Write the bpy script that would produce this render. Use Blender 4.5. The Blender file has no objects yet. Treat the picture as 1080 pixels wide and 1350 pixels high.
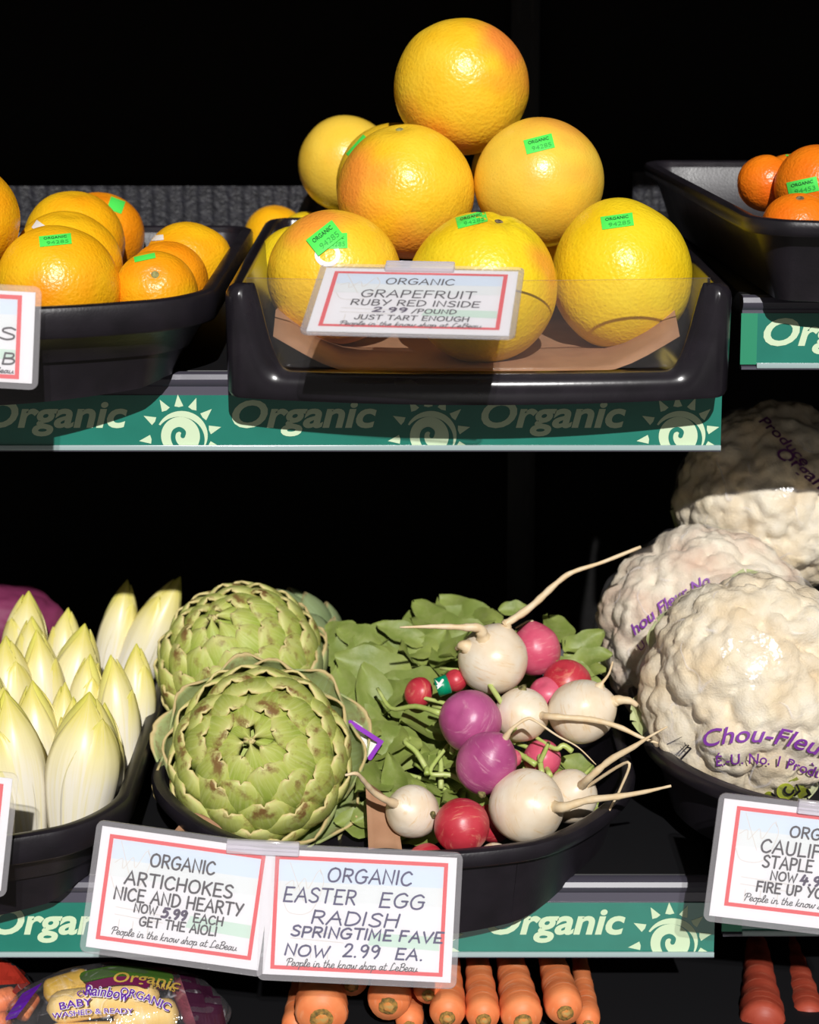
import bpy, bmesh, math, random
from mathutils import Vector, Matrix, noise, Quaternion
from mathutils.bvhtree import BVHTree

random.seed(7)
SC = bpy.context.scene
COL = SC.collection
PI = math.pi
R = math.radians

# ------------------------------------------------------------------ camera
F = 2475.0                      # focal length in pixels of the 1080 x 1350 frame
PITCH = R(9)
CAM = Vector((0, -1.5, 1.3))
RIGHT = Vector((1, 0, 0)); FWD = Vector((0, math.cos(PITCH), -math.sin(PITCH))); UP = Vector((0, math.sin(PITCH), math.cos(PITCH)))
cd = bpy.data.cameras.new('camera'); cam = bpy.data.objects.new('camera', cd); COL.objects.link(cam)
cam.location = CAM; cam.rotation_euler = (PI/2 - PITCH, 0, 0)
cd.sensor_fit = 'HORIZONTAL'; cd.sensor_width = 36; cd.lens = 36*F/1080
cd.clip_start = .05; cd.clip_end = 30
cd.dof.use_dof = True; cd.dof.focus_distance = 1.52; cd.dof.aperture_fstop = 9.0
SC.camera = cam

# ------------------------------------------------------------------ light
W = bpy.data.worlds.new('World'); SC.world = W; W.use_nodes = True
bg = W.node_tree.nodes['Background']; bg.inputs[0].default_value = (1, .94, .87, 1); bg.inputs[1].default_value = .16
sd = bpy.data.lights.new('sun', 'SUN'); sd.energy = 4.0; sd.angle = R(.7); sd.color = (1, .978, .955)
sun = bpy.data.objects.new('sun', sd); COL.objects.link(sun)
sun.rotation_euler = Vector((-.09, 1, -.53)).to_track_quat('-Z', 'Y').to_euler(); sun.location = (1, -3, 3)
SC.view_settings.view_transform = 'Standard'
try: SC.view_settings.look = 'None'
except Exception: pass
SC.view_settings.exposure = 0; SC.view_settings.gamma = 1; SC.view_settings.use_curve_mapping = False

# ------------------------------------------------------------------ pixel helpers (real points at real depths)
def ray(px, py): return RIGHT*((px-540)/F) - UP*((py-675)/F) + FWD
def at(px, py, y):
    d = ray(px, py); return CAM + d*((y-CAM.y)/d.y)
def mpp(p): return (Vector(p)-CAM).dot(FWD)/F          # metres per pixel at a point

# ------------------------------------------------------------------ materials
def lin(h):
    h = h.lstrip('#'); v = [int(h[i:i+2], 16)/255 for i in (0, 2, 4)]
    return tuple(c/12.92 if c <= .04045 else ((c+.055)/1.055)**2.4 for c in v)
def c4(c): return (*(lin(c) if isinstance(c, str) else c), 1)
class NT:
    def __init__(s, name):
        s.m = bpy.data.materials.new(name); s.m.use_nodes = True; s.t = s.m.node_tree
        s.b = s.t.nodes['Principled BSDF']; s.out = s.t.nodes['Material Output']
    def n(s, ty, **kw):
        n = s.t.nodes.new(ty)
        for k, v in kw.items():
            if k.startswith('i_'):
                k = k[2:]; n.inputs[int(k) if k.isdigit() else k].default_value = v
            else: setattr(n, k, v)
        return n
    def l(s, a, b): s.t.links.new(a, b)
    def ramp(s, fac, stops):
        r = s.n('ShaderNodeValToRGB'); e = r.color_ramp.elements
        while len(e) < len(stops): e.new(.5)
        for el, (p, c) in zip(e, stops): el.position = p; el.color = c4(c)
        s.l(fac, r.inputs[0]); return r.outputs[0]
    def coord(s, which='Object'): return s.n('ShaderNodeTexCoord').outputs[which]
    def noise(s, scale, detail=3, rough=.5, vec=None, dim='3D'):
        n = s.n('ShaderNodeTexNoise'); n.inputs['Scale'].default_value = scale; n.inputs['Detail'].default_value = detail; n.inputs['Roughness'].default_value = rough
        s.l(vec if vec else s.coord(), n.inputs['Vector']); return n.outputs['Fac']
    def voro(s, scale, vec=None, feat='F1'):
        n = s.n('ShaderNodeTexVoronoi'); n.feature = feat; n.inputs['Scale'].default_value = scale
        s.l(vec if vec else s.coord(), n.inputs['Vector']); return n.outputs['Distance']
    def mixc(s, fac, a, b, mode='MIX'):
        m = s.n('ShaderNodeMix'); m.data_type = 'RGBA'; m.blend_type = mode
        for sock, v in ((m.inputs[0], fac), (m.inputs[6], a), (m.inputs[7], b)):
            if hasattr(v, 'links'): s.l(v, sock)
            else: sock.default_value = v if isinstance(v, (int, float)) else c4(v)
        return m.outputs[2]
    def bump(s, h, strength, dist, prev=None):
        b = s.n('ShaderNodeBump'); b.inputs['Strength'].default_value = strength; b.inputs['Distance'].default_value = dist
        s.l(h, b.inputs['Height'])
        if prev: s.l(prev, b.inputs['Normal'])
        return b.outputs[0]
    def fin(s, col=None, rough=None, bump=None, spec=None, **kw):
        b = s.b
        if col is not None:
            if hasattr(col, 'links'): s.l(col, b.inputs['Base Color'])
            else: b.inputs['Base Color'].default_value = c4(col)
        if rough is not None:
            if hasattr(rough, 'links'): s.l(rough, b.inputs['Roughness'])
            else: b.inputs['Roughness'].default_value = rough
        if bump is not None: s.l(bump, b.inputs['Normal'])
        if spec is not None: b.inputs['Specular IOR Level'].default_value = spec
        for k, v in kw.items(): b.inputs[k.replace('_', ' ')].default_value = v
        return s.m

def simple(name, col, rough=.5, spec=.5, col2=None, nscale=60, bump=0, bscale=300, bdist=.0004, **kw):
    t = NT(name)
    c = col
    if col2: c = t.ramp(t.noise(nscale), [(.35, col), (.65, col2)])
    b = t.bump(t.noise(bscale), bump, bdist) if bump else None
    return t.fin(c, rough, b, spec, **kw)

def citrus(name, base, base2, blush, blush_pos=.62, pit=330, bd=.0007, rough=.34):
    t = NT(name)
    oc = t.coord(); rnd = t.n('ShaderNodeObjectInfo').outputs['Random']
    add = t.n('ShaderNodeVectorMath', operation='ADD'); t.l(oc, add.inputs[0])
    comb = t.n('ShaderNodeCombineXYZ')
    for i in range(3): t.l(rnd, comb.inputs[i])
    sc = t.n('ShaderNodeVectorMath', operation='SCALE'); t.l(comb.outputs[0], sc.inputs[0]); sc.inputs['Scale'].default_value = 9
    t.l(sc.outputs[0], add.inputs[1]); v = add.outputs[0]
    c = t.ramp(t.noise(26, 2, .5, v), [(.3, base), (.7, base2)])
    c = t.mixc(t.ramp(t.noise(11, 2, .6, v), [(blush_pos-.08, '#000000'), (blush_pos+.14, '#ffffff')]), c, blush)
    at_ = t.n('ShaderNodeAttribute', attribute_name='blush')
    c = t.mixc(at_.outputs['Fac'], c, (.94, .19, .05))
    d = t.voro(pit, v)
    spots = t.ramp(d, [(.0, '#dcdcdc'), (.3, '#ffffff')])
    c = t.mixc(.55, c, spots, 'MULTIPLY')
    b = t.bump(t.noise(pit*.75, 2, .5, v), .75, bd)
    b = t.bump(d, .6, bd*.6, b)
    b = t.bump(t.noise(30, 2, .5, v), .2, .004, b)
    return t.fin(c, rough, b, .5)

M = {}
M['black_plastic'] = (lambda t: t.fin(t.ramp(t.noise(40), [(.3, (.010, .0085, .0115)), (.7, (.016, .013, .018))]), t.ramp(t.noise(25, 4), [(.3, (.3,)*3), (.7, (.42,)*3)]), t.bump(t.noise(500, 2), .25, .0004), .5))(NT('black_plastic'))
M['tray_gloss'] = (lambda t: t.fin(t.ramp(t.noise(40), [(.3, (.010, .0085, .0115)), (.7, (.016, .013, .018))]), .24, t.bump(t.noise(160, 2), .12, .0006), .5))(NT('glossy_black_plastic'))
M['dark_steel'] = simple('dark_steel', (.006, .006, .007), .5, .4)
M['back_panel'] = simple('back_panel_black', (.0025, .0022, .0022), .75, .2, bump=.3, bscale=90, bdist=.002)
M['guard'] = simple('guard_black_plastic', (.005, .005, .008), .5, .35, col2=(.014, .014, .02), nscale=110, bump=.6, bscale=180, bdist=.002)
M['floor'] = simple('floor_vinyl', '#57534d', .5, col2='#4a4641', nscale=8)
M['channel'] = simple('price_channel_grey', (.075, .07, .095), .35, .5)
M['strip_green'] = (lambda t: t.fin(t.ramp(t.noise(30), [(.3, (.008, .165, .118)), (.7, (.011, .19, .138))]), .3, None, .5, Coat_Weight=.5, Coat_Roughness=.12))(NT('strip_green'))
M['strip_end'] = simple('strip_end_green', (.01, .24, .12), .4)
M['strip_ink'] = simple('strip_pale_ink', (.60, .74, .50), .4)
M['clear_edge'] = simple('clear_lip', (.35, .45, .45), .15, .6)
M['card'] = (lambda t: t.fin(t.ramp(t.noise(12), [(.3, (.77, .76, .79)), (.7, (.80, .79, .82))]), .55))(NT('white_card'))
M['card_sky'] = simple('card_print_blue', (.62, .71, .82), .5)
M['card_mid'] = simple('card_print_grey', (.72, .75, .76), .5)
M['card_mint'] = simple('card_print_mint', (.56, .71, .62), .5)
M['card_sand'] = simple('card_print_sand', (.66, .62, .58), .5)
M['red_ink'] = simple('red_border_ink', (.70, .055, .065), .5)
M['black_ink'] = simple('black_ink', (.022, .018, .024), .5)
M['navy_ink'] = simple('navy_marker_ink', (.03, .025, .11), .5)
M['violet_ink'] = simple('violet_marker_ink', (.028, .008, .06), .5)
M['purple_ink'] = simple('purple_film_print', (.22, .045, .36), .5)
M['plum_ink'] = simple('plum_film_print', (.11, .015, .12), .5)
M['lime_ink'] = simple('lime_film_print', (.55, .62, .05), .5)
M['sticker'] = simple('neon_green_sticker', (.085, .80, .10), .45)
M['sticker_ink'] = simple('sticker_ink', (.012, .13, .03), .6)
M['sticker_faint'] = simple('sticker_faint_ink', (.035, .42, .06), .6)
M['sticker_white'] = simple('white_sticker', (.8, .78, .74), .45)
M['kraft'] = simple('kraft_paper', (.40, .22, .125), .75, .2, col2=(.34, .18, .10), nscale=40, bump=.3, bscale=120, bdist=.0008)
M['grapefruit'] = citrus('grapefruit_peel', (.90, .51, .016), (.91, .60, .036), (.92, .33, .03), .64)
M['grapefruit_pale'] = citrus('grapefruit_pale_peel', (.89, .55, .045), (.90, .61, .07), (.91, .40, .05), .66, 420, .0003, .3)
M['grapefruit_gold'] = citrus('grapefruit_gold_peel', (.88, .58, .010), (.90, .66, .020), (.90, .44, .015), .7)
M['orange'] = citrus('orange_peel', (.91, .43, .006), (.92, .52, .011), (.91, .28, .005), .6, 380)
M['orange_deep'] = citrus('orange_deep_peel', (.91, .27, .005), (.92, .35, .008), (.9, .2, .005), .6, 380)
M['mandarin'] = citrus('mandarin_peel', (.90, .18, .006), (.92, .25, .01), (.85, .12, .006), .6, 420)
M['stem_scar'] = simple('stem_scar', (.33, .35, .13), .7, .3, col2=(.2, .16, .06), nscale=300)
M['stem_dark'] = simple('stem_dark', (.05, .035, .02), .8, .2, col2=(.3, .22, .12), nscale=300)

def film(name, gloss=.10, tint=(1, 1, 1), haze=0.0, rough=.06, bump=0, bscale=40, bdist=.003, base=0.0, crinkle=0):
    t = NT(name); t.t.nodes.remove(t.b)
    tr = t.n('ShaderNodeBsdfTransparent'); tr.inputs[0].default_value = (*tint, 1)
    gl = t.n('ShaderNodeBsdfGlossy'); gl.inputs['Roughness'].default_value = rough
    nb = None
    if bump:
        nb = t.bump(t.noise(bscale, 3, .6), bump, bdist)
        t.l(nb, gl.inputs['Normal'])
    fr = t.n('ShaderNodeFresnel'); fr.inputs[0].default_value = 1.5
    if nb: t.l(nb, fr.inputs['Normal'])
    mu = t.n('ShaderNodeMath', operation='MULTIPLY_ADD'); t.l(fr.outputs[0], mu.inputs[0]); mu.inputs[1].default_value = gloss; mu.inputs[2].default_value = base
    mx = t.n('ShaderNodeMixShader'); t.l(mu.outputs[0], mx.inputs[0]); t.l(tr.outputs[0], mx.inputs[1]); t.l(gl.outputs[0], mx.inputs[2])
    o = mx.outputs[0]
    if haze:
        df = t.n('ShaderNodeBsdfDiffuse'); df.inputs[0].default_value = (.9, .87, .92, 1)
        m2 = t.n('ShaderNodeMixShader'); m2.inputs[0].default_value = haze
        if crinkle:
            ln = t.ramp(t.noise(crinkle, 2, .55), [(.485, '#000000'), (.5, '#ffffff'), (.515, '#000000')])
            mk = t.ramp(t.noise(crinkle*.6, 1, .5, t.coord('Generated')), [(.45, '#000000'), (.62, '#ffffff')])
            f = t.n('ShaderNodeMath', operation='MULTIPLY_ADD'); t.l(t.mixc(1.0, ln, mk, 'MULTIPLY'), f.inputs[0]); f.inputs[1].default_value = .30; f.inputs[2].default_value = haze; t.l(f.outputs[0], m2.inputs[0])
        t.l(o, m2.inputs[1]); t.l(df.outputs[0], m2.inputs[2]); o = m2.outputs[0]
    t.l(o, t.out.inputs[0]); return t.m
M['panel'] = film('clear_panel', 1.0, (.99, .985, .98), .012, .03)
M['panel_edge'] = film('clear_panel_edge', 1.0, (.45, .27, .22), .12, .1)
M['sleeve'] = film('clear_sleeve', .6, (.98, .98, .98), .12, .06, .3, 60, .001)
M['clip'] = film('clear_clip', 1.0, (.86, .83, .90), .42, .08)
M['wrap'] = film('clear_wrap', .16, (.995, .99, .985), .045, .17, .6, 50, .0026, base=.026, crinkle=16)
M['bag'] = film('clear_bag', .3, (.985, .97, .98), .03, .10, .9, 60, .003, base=.03, crinkle=22)

# ------------------------------------------------------------------ object helpers
def mesh(name, verts, faces, mat, parent=None, uvs=None, smooth=True, sharp=None):
    me = bpy.data.meshes.new(name); me.from_pydata([tuple(v) for v in verts], [], faces)
    if uvs is not None:
        ul = me.uv_layers.new(name='UVMap')
        for lp in me.loops: ul.data[lp.index].uv = uvs[lp.vertex_index]
    return finish(name, me, mat, parent, smooth, sharp)
def finish(name, me, mat, parent=None, smooth=True, sharp=None):
    me.materials.append(mat)
    if sharp is not None:
        bm = bmesh.new(); bm.from_mesh(me); bmesh.ops.recalc_face_normals(bm, faces=bm.faces)
        for f in bm.faces: f.smooth = smooth
        for e in bm.edges:
            if len(e.link_faces) == 2 and e.calc_face_angle(0) > sharp: e.smooth = False
        bm.to_mesh(me); bm.free()
    else:
        for p in me.polygons: p.use_smooth = smooth
    me.update()
    o = bpy.data.objects.new(name, me); COL.objects.link(o)
    if parent: o.parent = parent
    return o
def bmo(name, bm, mat, parent=None, smooth=True, sharp=R(40)):
    me = bpy.data.meshes.new(name); bm.to_mesh(me); bm.free(); return finish(name, me, mat, parent, smooth, sharp)
def thing(name, label, cat, loc=(0, 0, 0), rot=None, group=None):
    o = bpy.data.objects.new(name, None); COL.objects.link(o); o.empty_display_size = .02
    o.location = loc
    if rot is not None:
        if isinstance(rot, Matrix): o.rotation_mode = 'QUATERNION'; o.rotation_quaternion = rot.to_quaternion()
        elif isinstance(rot, Quaternion): o.rotation_mode = 'QUATERNION'; o.rotation_quaternion = rot
        else: o.rotation_euler = rot
    return tag(o, label, cat, group)
def tag(o, label, cat, group=None, kind=None):
    o['label'] = label; o['category'] = cat
    if group: o['group'] = group
    if kind: o['kind'] = kind
    return o
def struct(o, label=None):
    o['kind'] = 'structure'
    if label: o['label'] = label
    return o
def RM(o):   # rest matrix of a root
    q = o.rotation_quaternion if o.rotation_mode == 'QUATERNION' else o.rotation_euler.to_quaternion()
    return Matrix.LocRotScale(o.location, q, o.scale)
def to_local(o, verts):
    mi = RM(o).inverted(); return [mi @ Vector(v) for v in verts]

def box_bm(bm, x0, x1, y0, y1, z0, z1, bev=0, seg=2):
    r = bmesh.ops.create_cube(bm, size=1)
    vs = r['verts']
    for v in vs: v.co = Vector(((x0+x1)/2+v.co.x*(x1-x0), (y0+y1)/2+v.co.y*(y1-y0), (z0+z1)/2+v.co.z*(z1-z0)))
    if bev:
        es = list({e for v in vs for e in v.link_edges})
        bmesh.ops.bevel(bm, geom=es, offset=bev, segments=seg, affect='EDGES', profile=.5)
def box(name, x0, x1, y0, y1, z0, z1, mat, parent=None, bev=0, seg=2):
    bm = bmesh.new(); box_bm(bm, x0, x1, y0, y1, z0, z1, bev, seg); return bmo(name, bm, mat, parent)

def catmull(pts, n=6):
    P = [Vector(p) for p in pts]
    if len(P) < 3: return P
    out = []
    for i in range(len(P)-1):
        a = P[i-1] if i else P[0]*2-P[1]; b = P[i]; c = P[i+1]; d = P[i+2] if i+2 < len(P) else P[-1]*2-P[-2]
        for k in range(n):
            t = k/n
            out.append(.5*((2*b)+(c-a)*t+(2*a-5*b+4*c-d)*t*t+(3*b-a-3*c+d)*t**3))
    out.append(P[-1]); return out
def tube_data(pts, rad, sides=8, n=6, wob=0, caps=True):
    """swept tube; rad a function of t or list of radii at the control points"""
    P = catmull(pts, n); m = len(P)
    rf = rad if callable(rad) else (lambda t: (lambda q: rad[min(int(q), len(rad)-2)]*(1-(q-min(int(q), len(rad)-2)))+rad[min(int(q), len(rad)-2)+1]*(q-min(int(q), len(rad)-2)))(t*(len(rad)-1)))
    V, Fc = [], []
    up = None
    for i, p in enumerate(P):
        d = (P[min(i+1, m-1)]-P[max(i-1, 0)]).normalized()
        if up is None:
            up = d.orthogonal().normalized()
        up = (up-d*up.dot(d)).normalized(); s = d.cross(up)
        r = rf(i/(m-1))
        if wob: r *= 1+wob*noise.noise(Vector(p)*180)
        for k in range(sides):
            a = 2*PI*k/sides; V.append(p+(up*math.cos(a)+s*math.sin(a))*r)
    for i in range(m-1):
        for k in range(sides):
            a = i*sides+k; b = i*sides+(k+1) % sides
            Fc.append((a, b, b+sides, a+sides))
    if caps:
        Fc.append(tuple(range(sides))[::-1]); Fc.append(tuple((m-1)*sides+k for k in range(sides)))
    return V, Fc
def tube(name, pts, rad, mat, parent=None, sides=8, n=6, wob=0):
    V, Fc = tube_data(pts, rad, sides, n, wob); return mesh(name, V, Fc, mat, parent)
def join_data(parts):
    V, Fc = [], []
    for v, f in parts:
        o = len(V); V += list(v); Fc += [tuple(i+o for i in q) for q in f]
    return V, Fc

_ICO = {}
def ico(sub):
    if sub not in _ICO:
        bm = bmesh.new(); bmesh.ops.create_icosphere(bm, subdivisions=sub, radius=1)
        bm.verts.ensure_lookup_table()
        _ICO[sub] = ([v.co.copy().normalized() for v in bm.verts], [tuple(v.index for v in f.verts) for f in bm.faces]); bm.free()
    return _ICO[sub]

# ------------------------------------------------------------------ lettering: a stroke alphabet and outline text
GL = {
'A': (.70, 'l0,0 .36,1 .7,0|l.13,.36 .58,.36'), 'B': (.62, 'l.06,0 .06,1|s.06,1 .42,.97 .5,.77 .4,.57 .06,.53|s.06,.53 .48,.48 .6,.26 .46,.03 .06,0'),
'C': (.66, 's.62,.84 .42,1 .14,.82 .03,.45 .16,.09 .42,0 .66,.17'), 'D': (.68, 'l.06,0 .06,1|s.06,1 .42,.95 .66,.6 .58,.2 .3,.01 .06,0'),
'E': (.56, 'l.54,1 .06,1 .05,0 .56,0|l.06,.52 .46,.53'), 'F': (.54, 'l.54,1 .06,1 .05,0|l.06,.52 .45,.53'),
'G': (.72, 's.64,.86 .44,1 .14,.82 .03,.45 .16,.08 .44,0 .66,.16 .68,.42|l.42,.44 .72,.44'), 'H': (.66, 'l.05,0 .05,1|l.6,0 .62,1|l.05,.5 .61,.52'),
'I': (.12, 'l.06,0 .06,1'), 'J': (.5, 's.46,1 .46,.3 .34,.02 .14,.02 .03,.22'), 'K': (.62, 'l.06,0 .06,1|l.58,1 .07,.45|l.22,.6 .6,0'),
'L': (.52, 'l.06,1 .05,0 .52,.02'), 'M': (.8, 'l.04,0 .1,1 .4,.25 .7,1 .76,0'), 'N': (.68, 'l.05,0 .06,1 .6,.02 .63,1'),
'O': (.78, 's.38,1 .14,.85 .03,.45 .16,.08 .4,0 .64,.12 .75,.5 .64,.88 .38,1'), 'P': (.58, 'l.06,0 .06,1|s.06,1 .44,.96 .55,.74 .42,.5 .06,.46'),
'R': (.62, 'l.06,0 .06,1|s.06,1 .44,.96 .55,.75 .42,.53 .06,.49|l.28,.49 .6,0'), 'S': (.58, 's.54,.86 .36,1 .12,.9 .1,.68 .3,.53 .52,.36 .5,.1 .26,0 .03,.12'),
'T': (.64, 'l.0,1 .64,1|l.33,1 .32,0'), 'U': (.66, 's.06,1 .06,.3 .18,.03 .42,.02 .58,.25 .6,1'), 'V': (.66, 'l0,1 .33,0 .66,1'),
'W': (.95, 'l.0,1 .24,0 .48,.7 .7,0 .95,1'), 'Y': (.62, 'l.02,1 .32,.5|l.64,1 .22,0'),
'0': (.6, 's.3,1 .08,.8 .04,.4 .2,.02 .42,.08 .56,.5 .48,.9 .3,1'), '2': (.56, 's.06,.78 .2,.98 .44,.95 .48,.7 .28,.35 .04,.02|l.04,.02 .56,.04'),
'3': (.56, 's.06,.9 .3,1 .5,.8 .25,.55 .52,.3 .3,0 .04,.1'), '4': (.6, 'l.2,1 .04,.4 .58,.42|l.44,.75 .36,0'), '5': (.58, 'l.56,1 .16,.97 .1,.58|s.1,.58 .36,.64 .52,.4 .38,.06 .04,.04'),
'8': (.56, 's.28,.52 .08,.75 .28,1 .48,.78 .28,.52 .05,.25 .28,0 .52,.25 .28,.52'), '9': (.56, 's.5,.72 .34,.98 .1,.88 .08,.6 .3,.5 .5,.72|s.5,.8 .46,.3 .3,0'),
'.': (.16, 'l.07,.02 .1,.04'), '/': (.42, 'l.0,-.08 .42,1.02'), "'": (.16, 'l.1,1 .05,.8'), '-': (.4, 'l.05,.45 .35,.46'), '&': (.66, 's.62,.05 .2,.7 .3,.98 .44,.8 .1,.35 .15,.03 .4,.05 .6,.4'),
}
SCR = {   # joined-up lower case for the tag line
'P': (.52, 'l.14,-.02 .22,.98|s.0,.62 .04,.9 .3,1.02 .52,.86 .46,.58 .18,.5'), 'L': (.54, 's.4,.88 .28,1.02 .16,.6 .12,.08 .02,.04 .1,.0 .3,.06 .54,.14'),
'B': (.54, 'l.1,0 .16,1|s.06,.86 .3,1.02 .46,.84 .34,.56 .14,.52|s.16,.52 .46,.46 .46,.12 .26,0 .06,.06'),
'e': (.36, 's.03,.2 .26,.3 .24,.5 .1,.48 .05,.16 .18,0 .36,.12'), 'o': (.4, 's.18,.5 .04,.34 .08,.04 .24,.02 .32,.3 .2,.5 .4,.44'), 'p': (.42, 'l.07,.5 .03,-.4|s.06,.3 .2,.5 .34,.38 .28,.05 .08,.05|l.28,.05 .42,.1'),
'l': (.26, 's.02,.08 .2,.72 .16,1 .06,.8 .07,.12 .14,0 .26,.1'), 'i': (.24, 's.05,.5 .04,.1 .12,0 .24,.1|l.09,.72 .1,.75'), 'n': (.44, 'l.04,0 .05,.5|s.05,.3 .18,.5 .28,.4 .28,.08 .34,.0 .44,.1'),
't': (.28, 's.1,.9 .08,.12 .16,0 .28,.1|l.0,.6 .24,.62'), 'h': (.44, 'l.04,0 .1,1|s.06,.3 .2,.5 .29,.4 .28,.08 .34,0 .44,.1'), 'k': (.42, 'l.04,0 .1,1|l.3,.5 .08,.24 .28,.02 .42,.1'),
'w': (.55, 's.03,.5 .06,.08 .16,.02 .26,.42 .32,.06 .44,.06 .5,.5 .55,.45'), 's': (.32, 's.0,.05 .2,.5 .24,.2 .16,0 .02,.04|l.2,.02 .32,.1'), 'a': (.44, 's.3,.44 .12,.5 .03,.2 .13,0 .3,.3 .32,.5 .3,.1 .44,.08'),
'u': (.46, 's.04,.5 .05,.1 .16,0 .3,.2 .34,.5 .32,.12 .46,.08'), 'b': (.4, 's.04,1 .06,.05 .24,.02 .32,.3 .2,.48 .08,.34'), 'm': (.6, 'l.04,0 .05,.5|s.05,.3 .16,.5 .22,.4 .22,0|s.22,.3 .36,.5 .44,.38 .44,.08 .6,.1'),
'r': (.32, 'l.05,0 .06,.5|s.06,.3 .16,.48 .32,.46'),
}
def strokes(text, font=GL, gap=.16, slant=0, space=.42):
    out, x = [], 0
    for ch in text:
        if ch == ' ': x += space; continue
        w, spec = font[ch]
        for st in spec.split('|'):
            pts = [tuple(float(q) for q in p.split(',')) for p in st[1:].split()]
            pts = [Vector((px, py, 0)) for px, py in pts]
            if st[0] == 's': pts = catmull(pts, 5)
            out.append([(p.x+x+slant*p.y, p.y) for p in pts])
        x += w+gap
    return out, x-gap
def ribbon(lines, th):
    """flat round-ended pen strokes -> verts2d, faces"""
    V, Fc = [], []
    h = th/2
    for ln in lines:
        P = [Vector(ln[0])]
        for q in ln[1:]:
            if (Vector(q)-P[-1]).length > 1e-7: P.append(Vector(q))
        m = len(P)
        if m < 2: continue
        k = len(V)
        for i, p in enumerate(P):
            d0 = (P[i]-P[i-1]).normalized() if i else None; d1 = (P[i+1]-P[i]).normalized() if i < m-1 else None
            d0 = d0 or d1; d1 = d1 or d0
            t = d0+d1
            if t.length < .35: t = d1
            t.normalize(); n = Vector((-t.y, t.x)); s = h/max(.55, n.dot(Vector((-d1.y, d1.x))))
            V += [p-n*s, p+n*s]
        for i in range(m-1): Fc.append((k+2*i, k+2*i+2, k+2*i+3, k+2*i+1))
        for e, sgn, p, d in ((0, -1, P[0], (P[1]-P[0]).normalized()), (m-1, 1, P[-1], (P[-1]-P[-2]).normalized())):
            n = Vector((-d.y, d.x)); o = len(V)
            V += [p+d*sgn*h*math.sin(q)+n*h*math.cos(q) for q in (PI*.2, PI*.4, PI*.6, PI*.8)]
            f = (k+2*e+1, o, o+1, o+2, o+3, k+2*e); Fc.append(f if sgn < 0 else f[::-1])
    return V, Fc
def pen(text, x0, x1, y, hgt, th, font=GL, slant=0, rise=0, jit=0, gap=.16, space=.42, rnd=None):
    """pen lettering fitted to x0..x1 on baseline y"""
    ls, w = strokes(text, font, gap, slant, space); s = (x1-x0)/w
    L = [[(x0+px*s, y+py*hgt+rise*px/w) for px, py in ln] for ln in ls]
    if jit:
        r = rnd or random.Random(len(text))
        L2 = []
        for ln in L:
            dx, dy = r.uniform(-jit, jit), r.uniform(-jit, jit); L2.append([(a+dx, b+dy) for a, b in ln])
        L = L2
    return ribbon(L, th)
def type_text(text, size=1, shear=0, bold=0, cell=None):
    """outline text of the built-in face -> verts2d, faces (triangles), width"""
    cu = bpy.data.curves.new('t', 'FONT'); cu.body = text; cu.size = size; cu.shear = shear; cu.offset = bold; cu.resolution_u = 4
    o = bpy.data.objects.new('t', cu); COL.objects.link(o)
    dg = bpy.context.evaluated_depsgraph_get(); dg.update()
    me = bpy.data.meshes.new_from_object(o.evaluated_get(dg))
    bm = bmesh.new(); bm.from_mesh(me); bmesh.ops.triangulate(bm, faces=bm.faces)
    bmesh.ops.remove_doubles(bm, verts=bm.verts, dist=1e-6)
    if cell:
        for _ in range(4):
            es = [e for e in bm.edges if e.calc_length() > cell]
            if not es: break
            bmesh.ops.subdivide_edges(bm, edges=es, cuts=1); bmesh.ops.triangulate(bm, faces=bm.faces)
    bm.verts.index_update()
    V = [Vector((v.co.x, v.co.y)) for v in bm.verts]; Fc = [tuple(v.index for v in f.verts) for f in bm.faces]
    bm.free(); bpy.data.objects.remove(o); bpy.data.curves.remove(cu); bpy.data.meshes.remove(me)
    x0 = min(v.x for v in V); x1 = max(v.x for v in V)
    return [Vector((v.x-x0, v.y)) for v in V], Fc, x1-x0
def fit(td, x0, x1, y, h=None, cap=.73):
    V, Fc, w = td; s = (x1-x0)/w; sy = s if h is None else h/cap
    return [Vector((x0+v.x*s, y+v.y*sy)) for v in V], Fc

class Surf:
    """a printed surface: points of a picture-plane outline carried on to a real surface"""
    def __init__(s, objs):
        V, Fc = [], []
        for o in objs:
            m = RM(o.parent) if o.parent else Matrix()
            k = len(V); V += [m @ v.co for v in o.data.vertices]; Fc += [tuple(i+k for i in p.vertices) for p in o.data.polygons]
        s.t = BVHTree.FromPolygons(V, Fc)
    def hit(s, px, py, lift=.0004):
        d = ray(px, py).normalized(); h = s.t.ray_cast(CAM, d)
        if h[0] is None:
            p, n, _, _ = s.t.find_nearest(CAM + d*((-.0-CAM.y)/d.y)); 
            return p+n*lift
        n = h[1] if h[1].dot(d) < 0 else -h[1]
        return h[0]+n*lift
def on_surface(name, surf, data2d, mat, parent, lift=.0004):
    V, Fc = data2d
    W_ = [surf.hit(v[0], v[1], lift) for v in V]
    return mesh(name, to_local(parent_root(parent), W_), Fc, mat, parent, smooth=False)
def parent_root(o):
    while o.parent: o = o.parent
    return o
def quad_map(q, V):
    """q: TL, TR, BR, BL pixel corners; V in 0..1 box"""
    TL, TR, BR, BL = [Vector(c) for c in q]
    return [(BL*(1-v[0])+BR*v[0])*(1-v[1]) + (TL*(1-v[0])+TR*v[0])*v[1] for v in V]
def grid2d(nx, ny):
    V = [(i/nx, j/ny) for j in range(ny+1) for i in range(nx+1)]
    Fc = [(j*(nx+1)+i, j*(nx+1)+i+1, (j+1)*(nx+1)+i+1, (j+1)*(nx+1)+i) for j in range(ny) for i in range(nx)]
    return V, Fc
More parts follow.
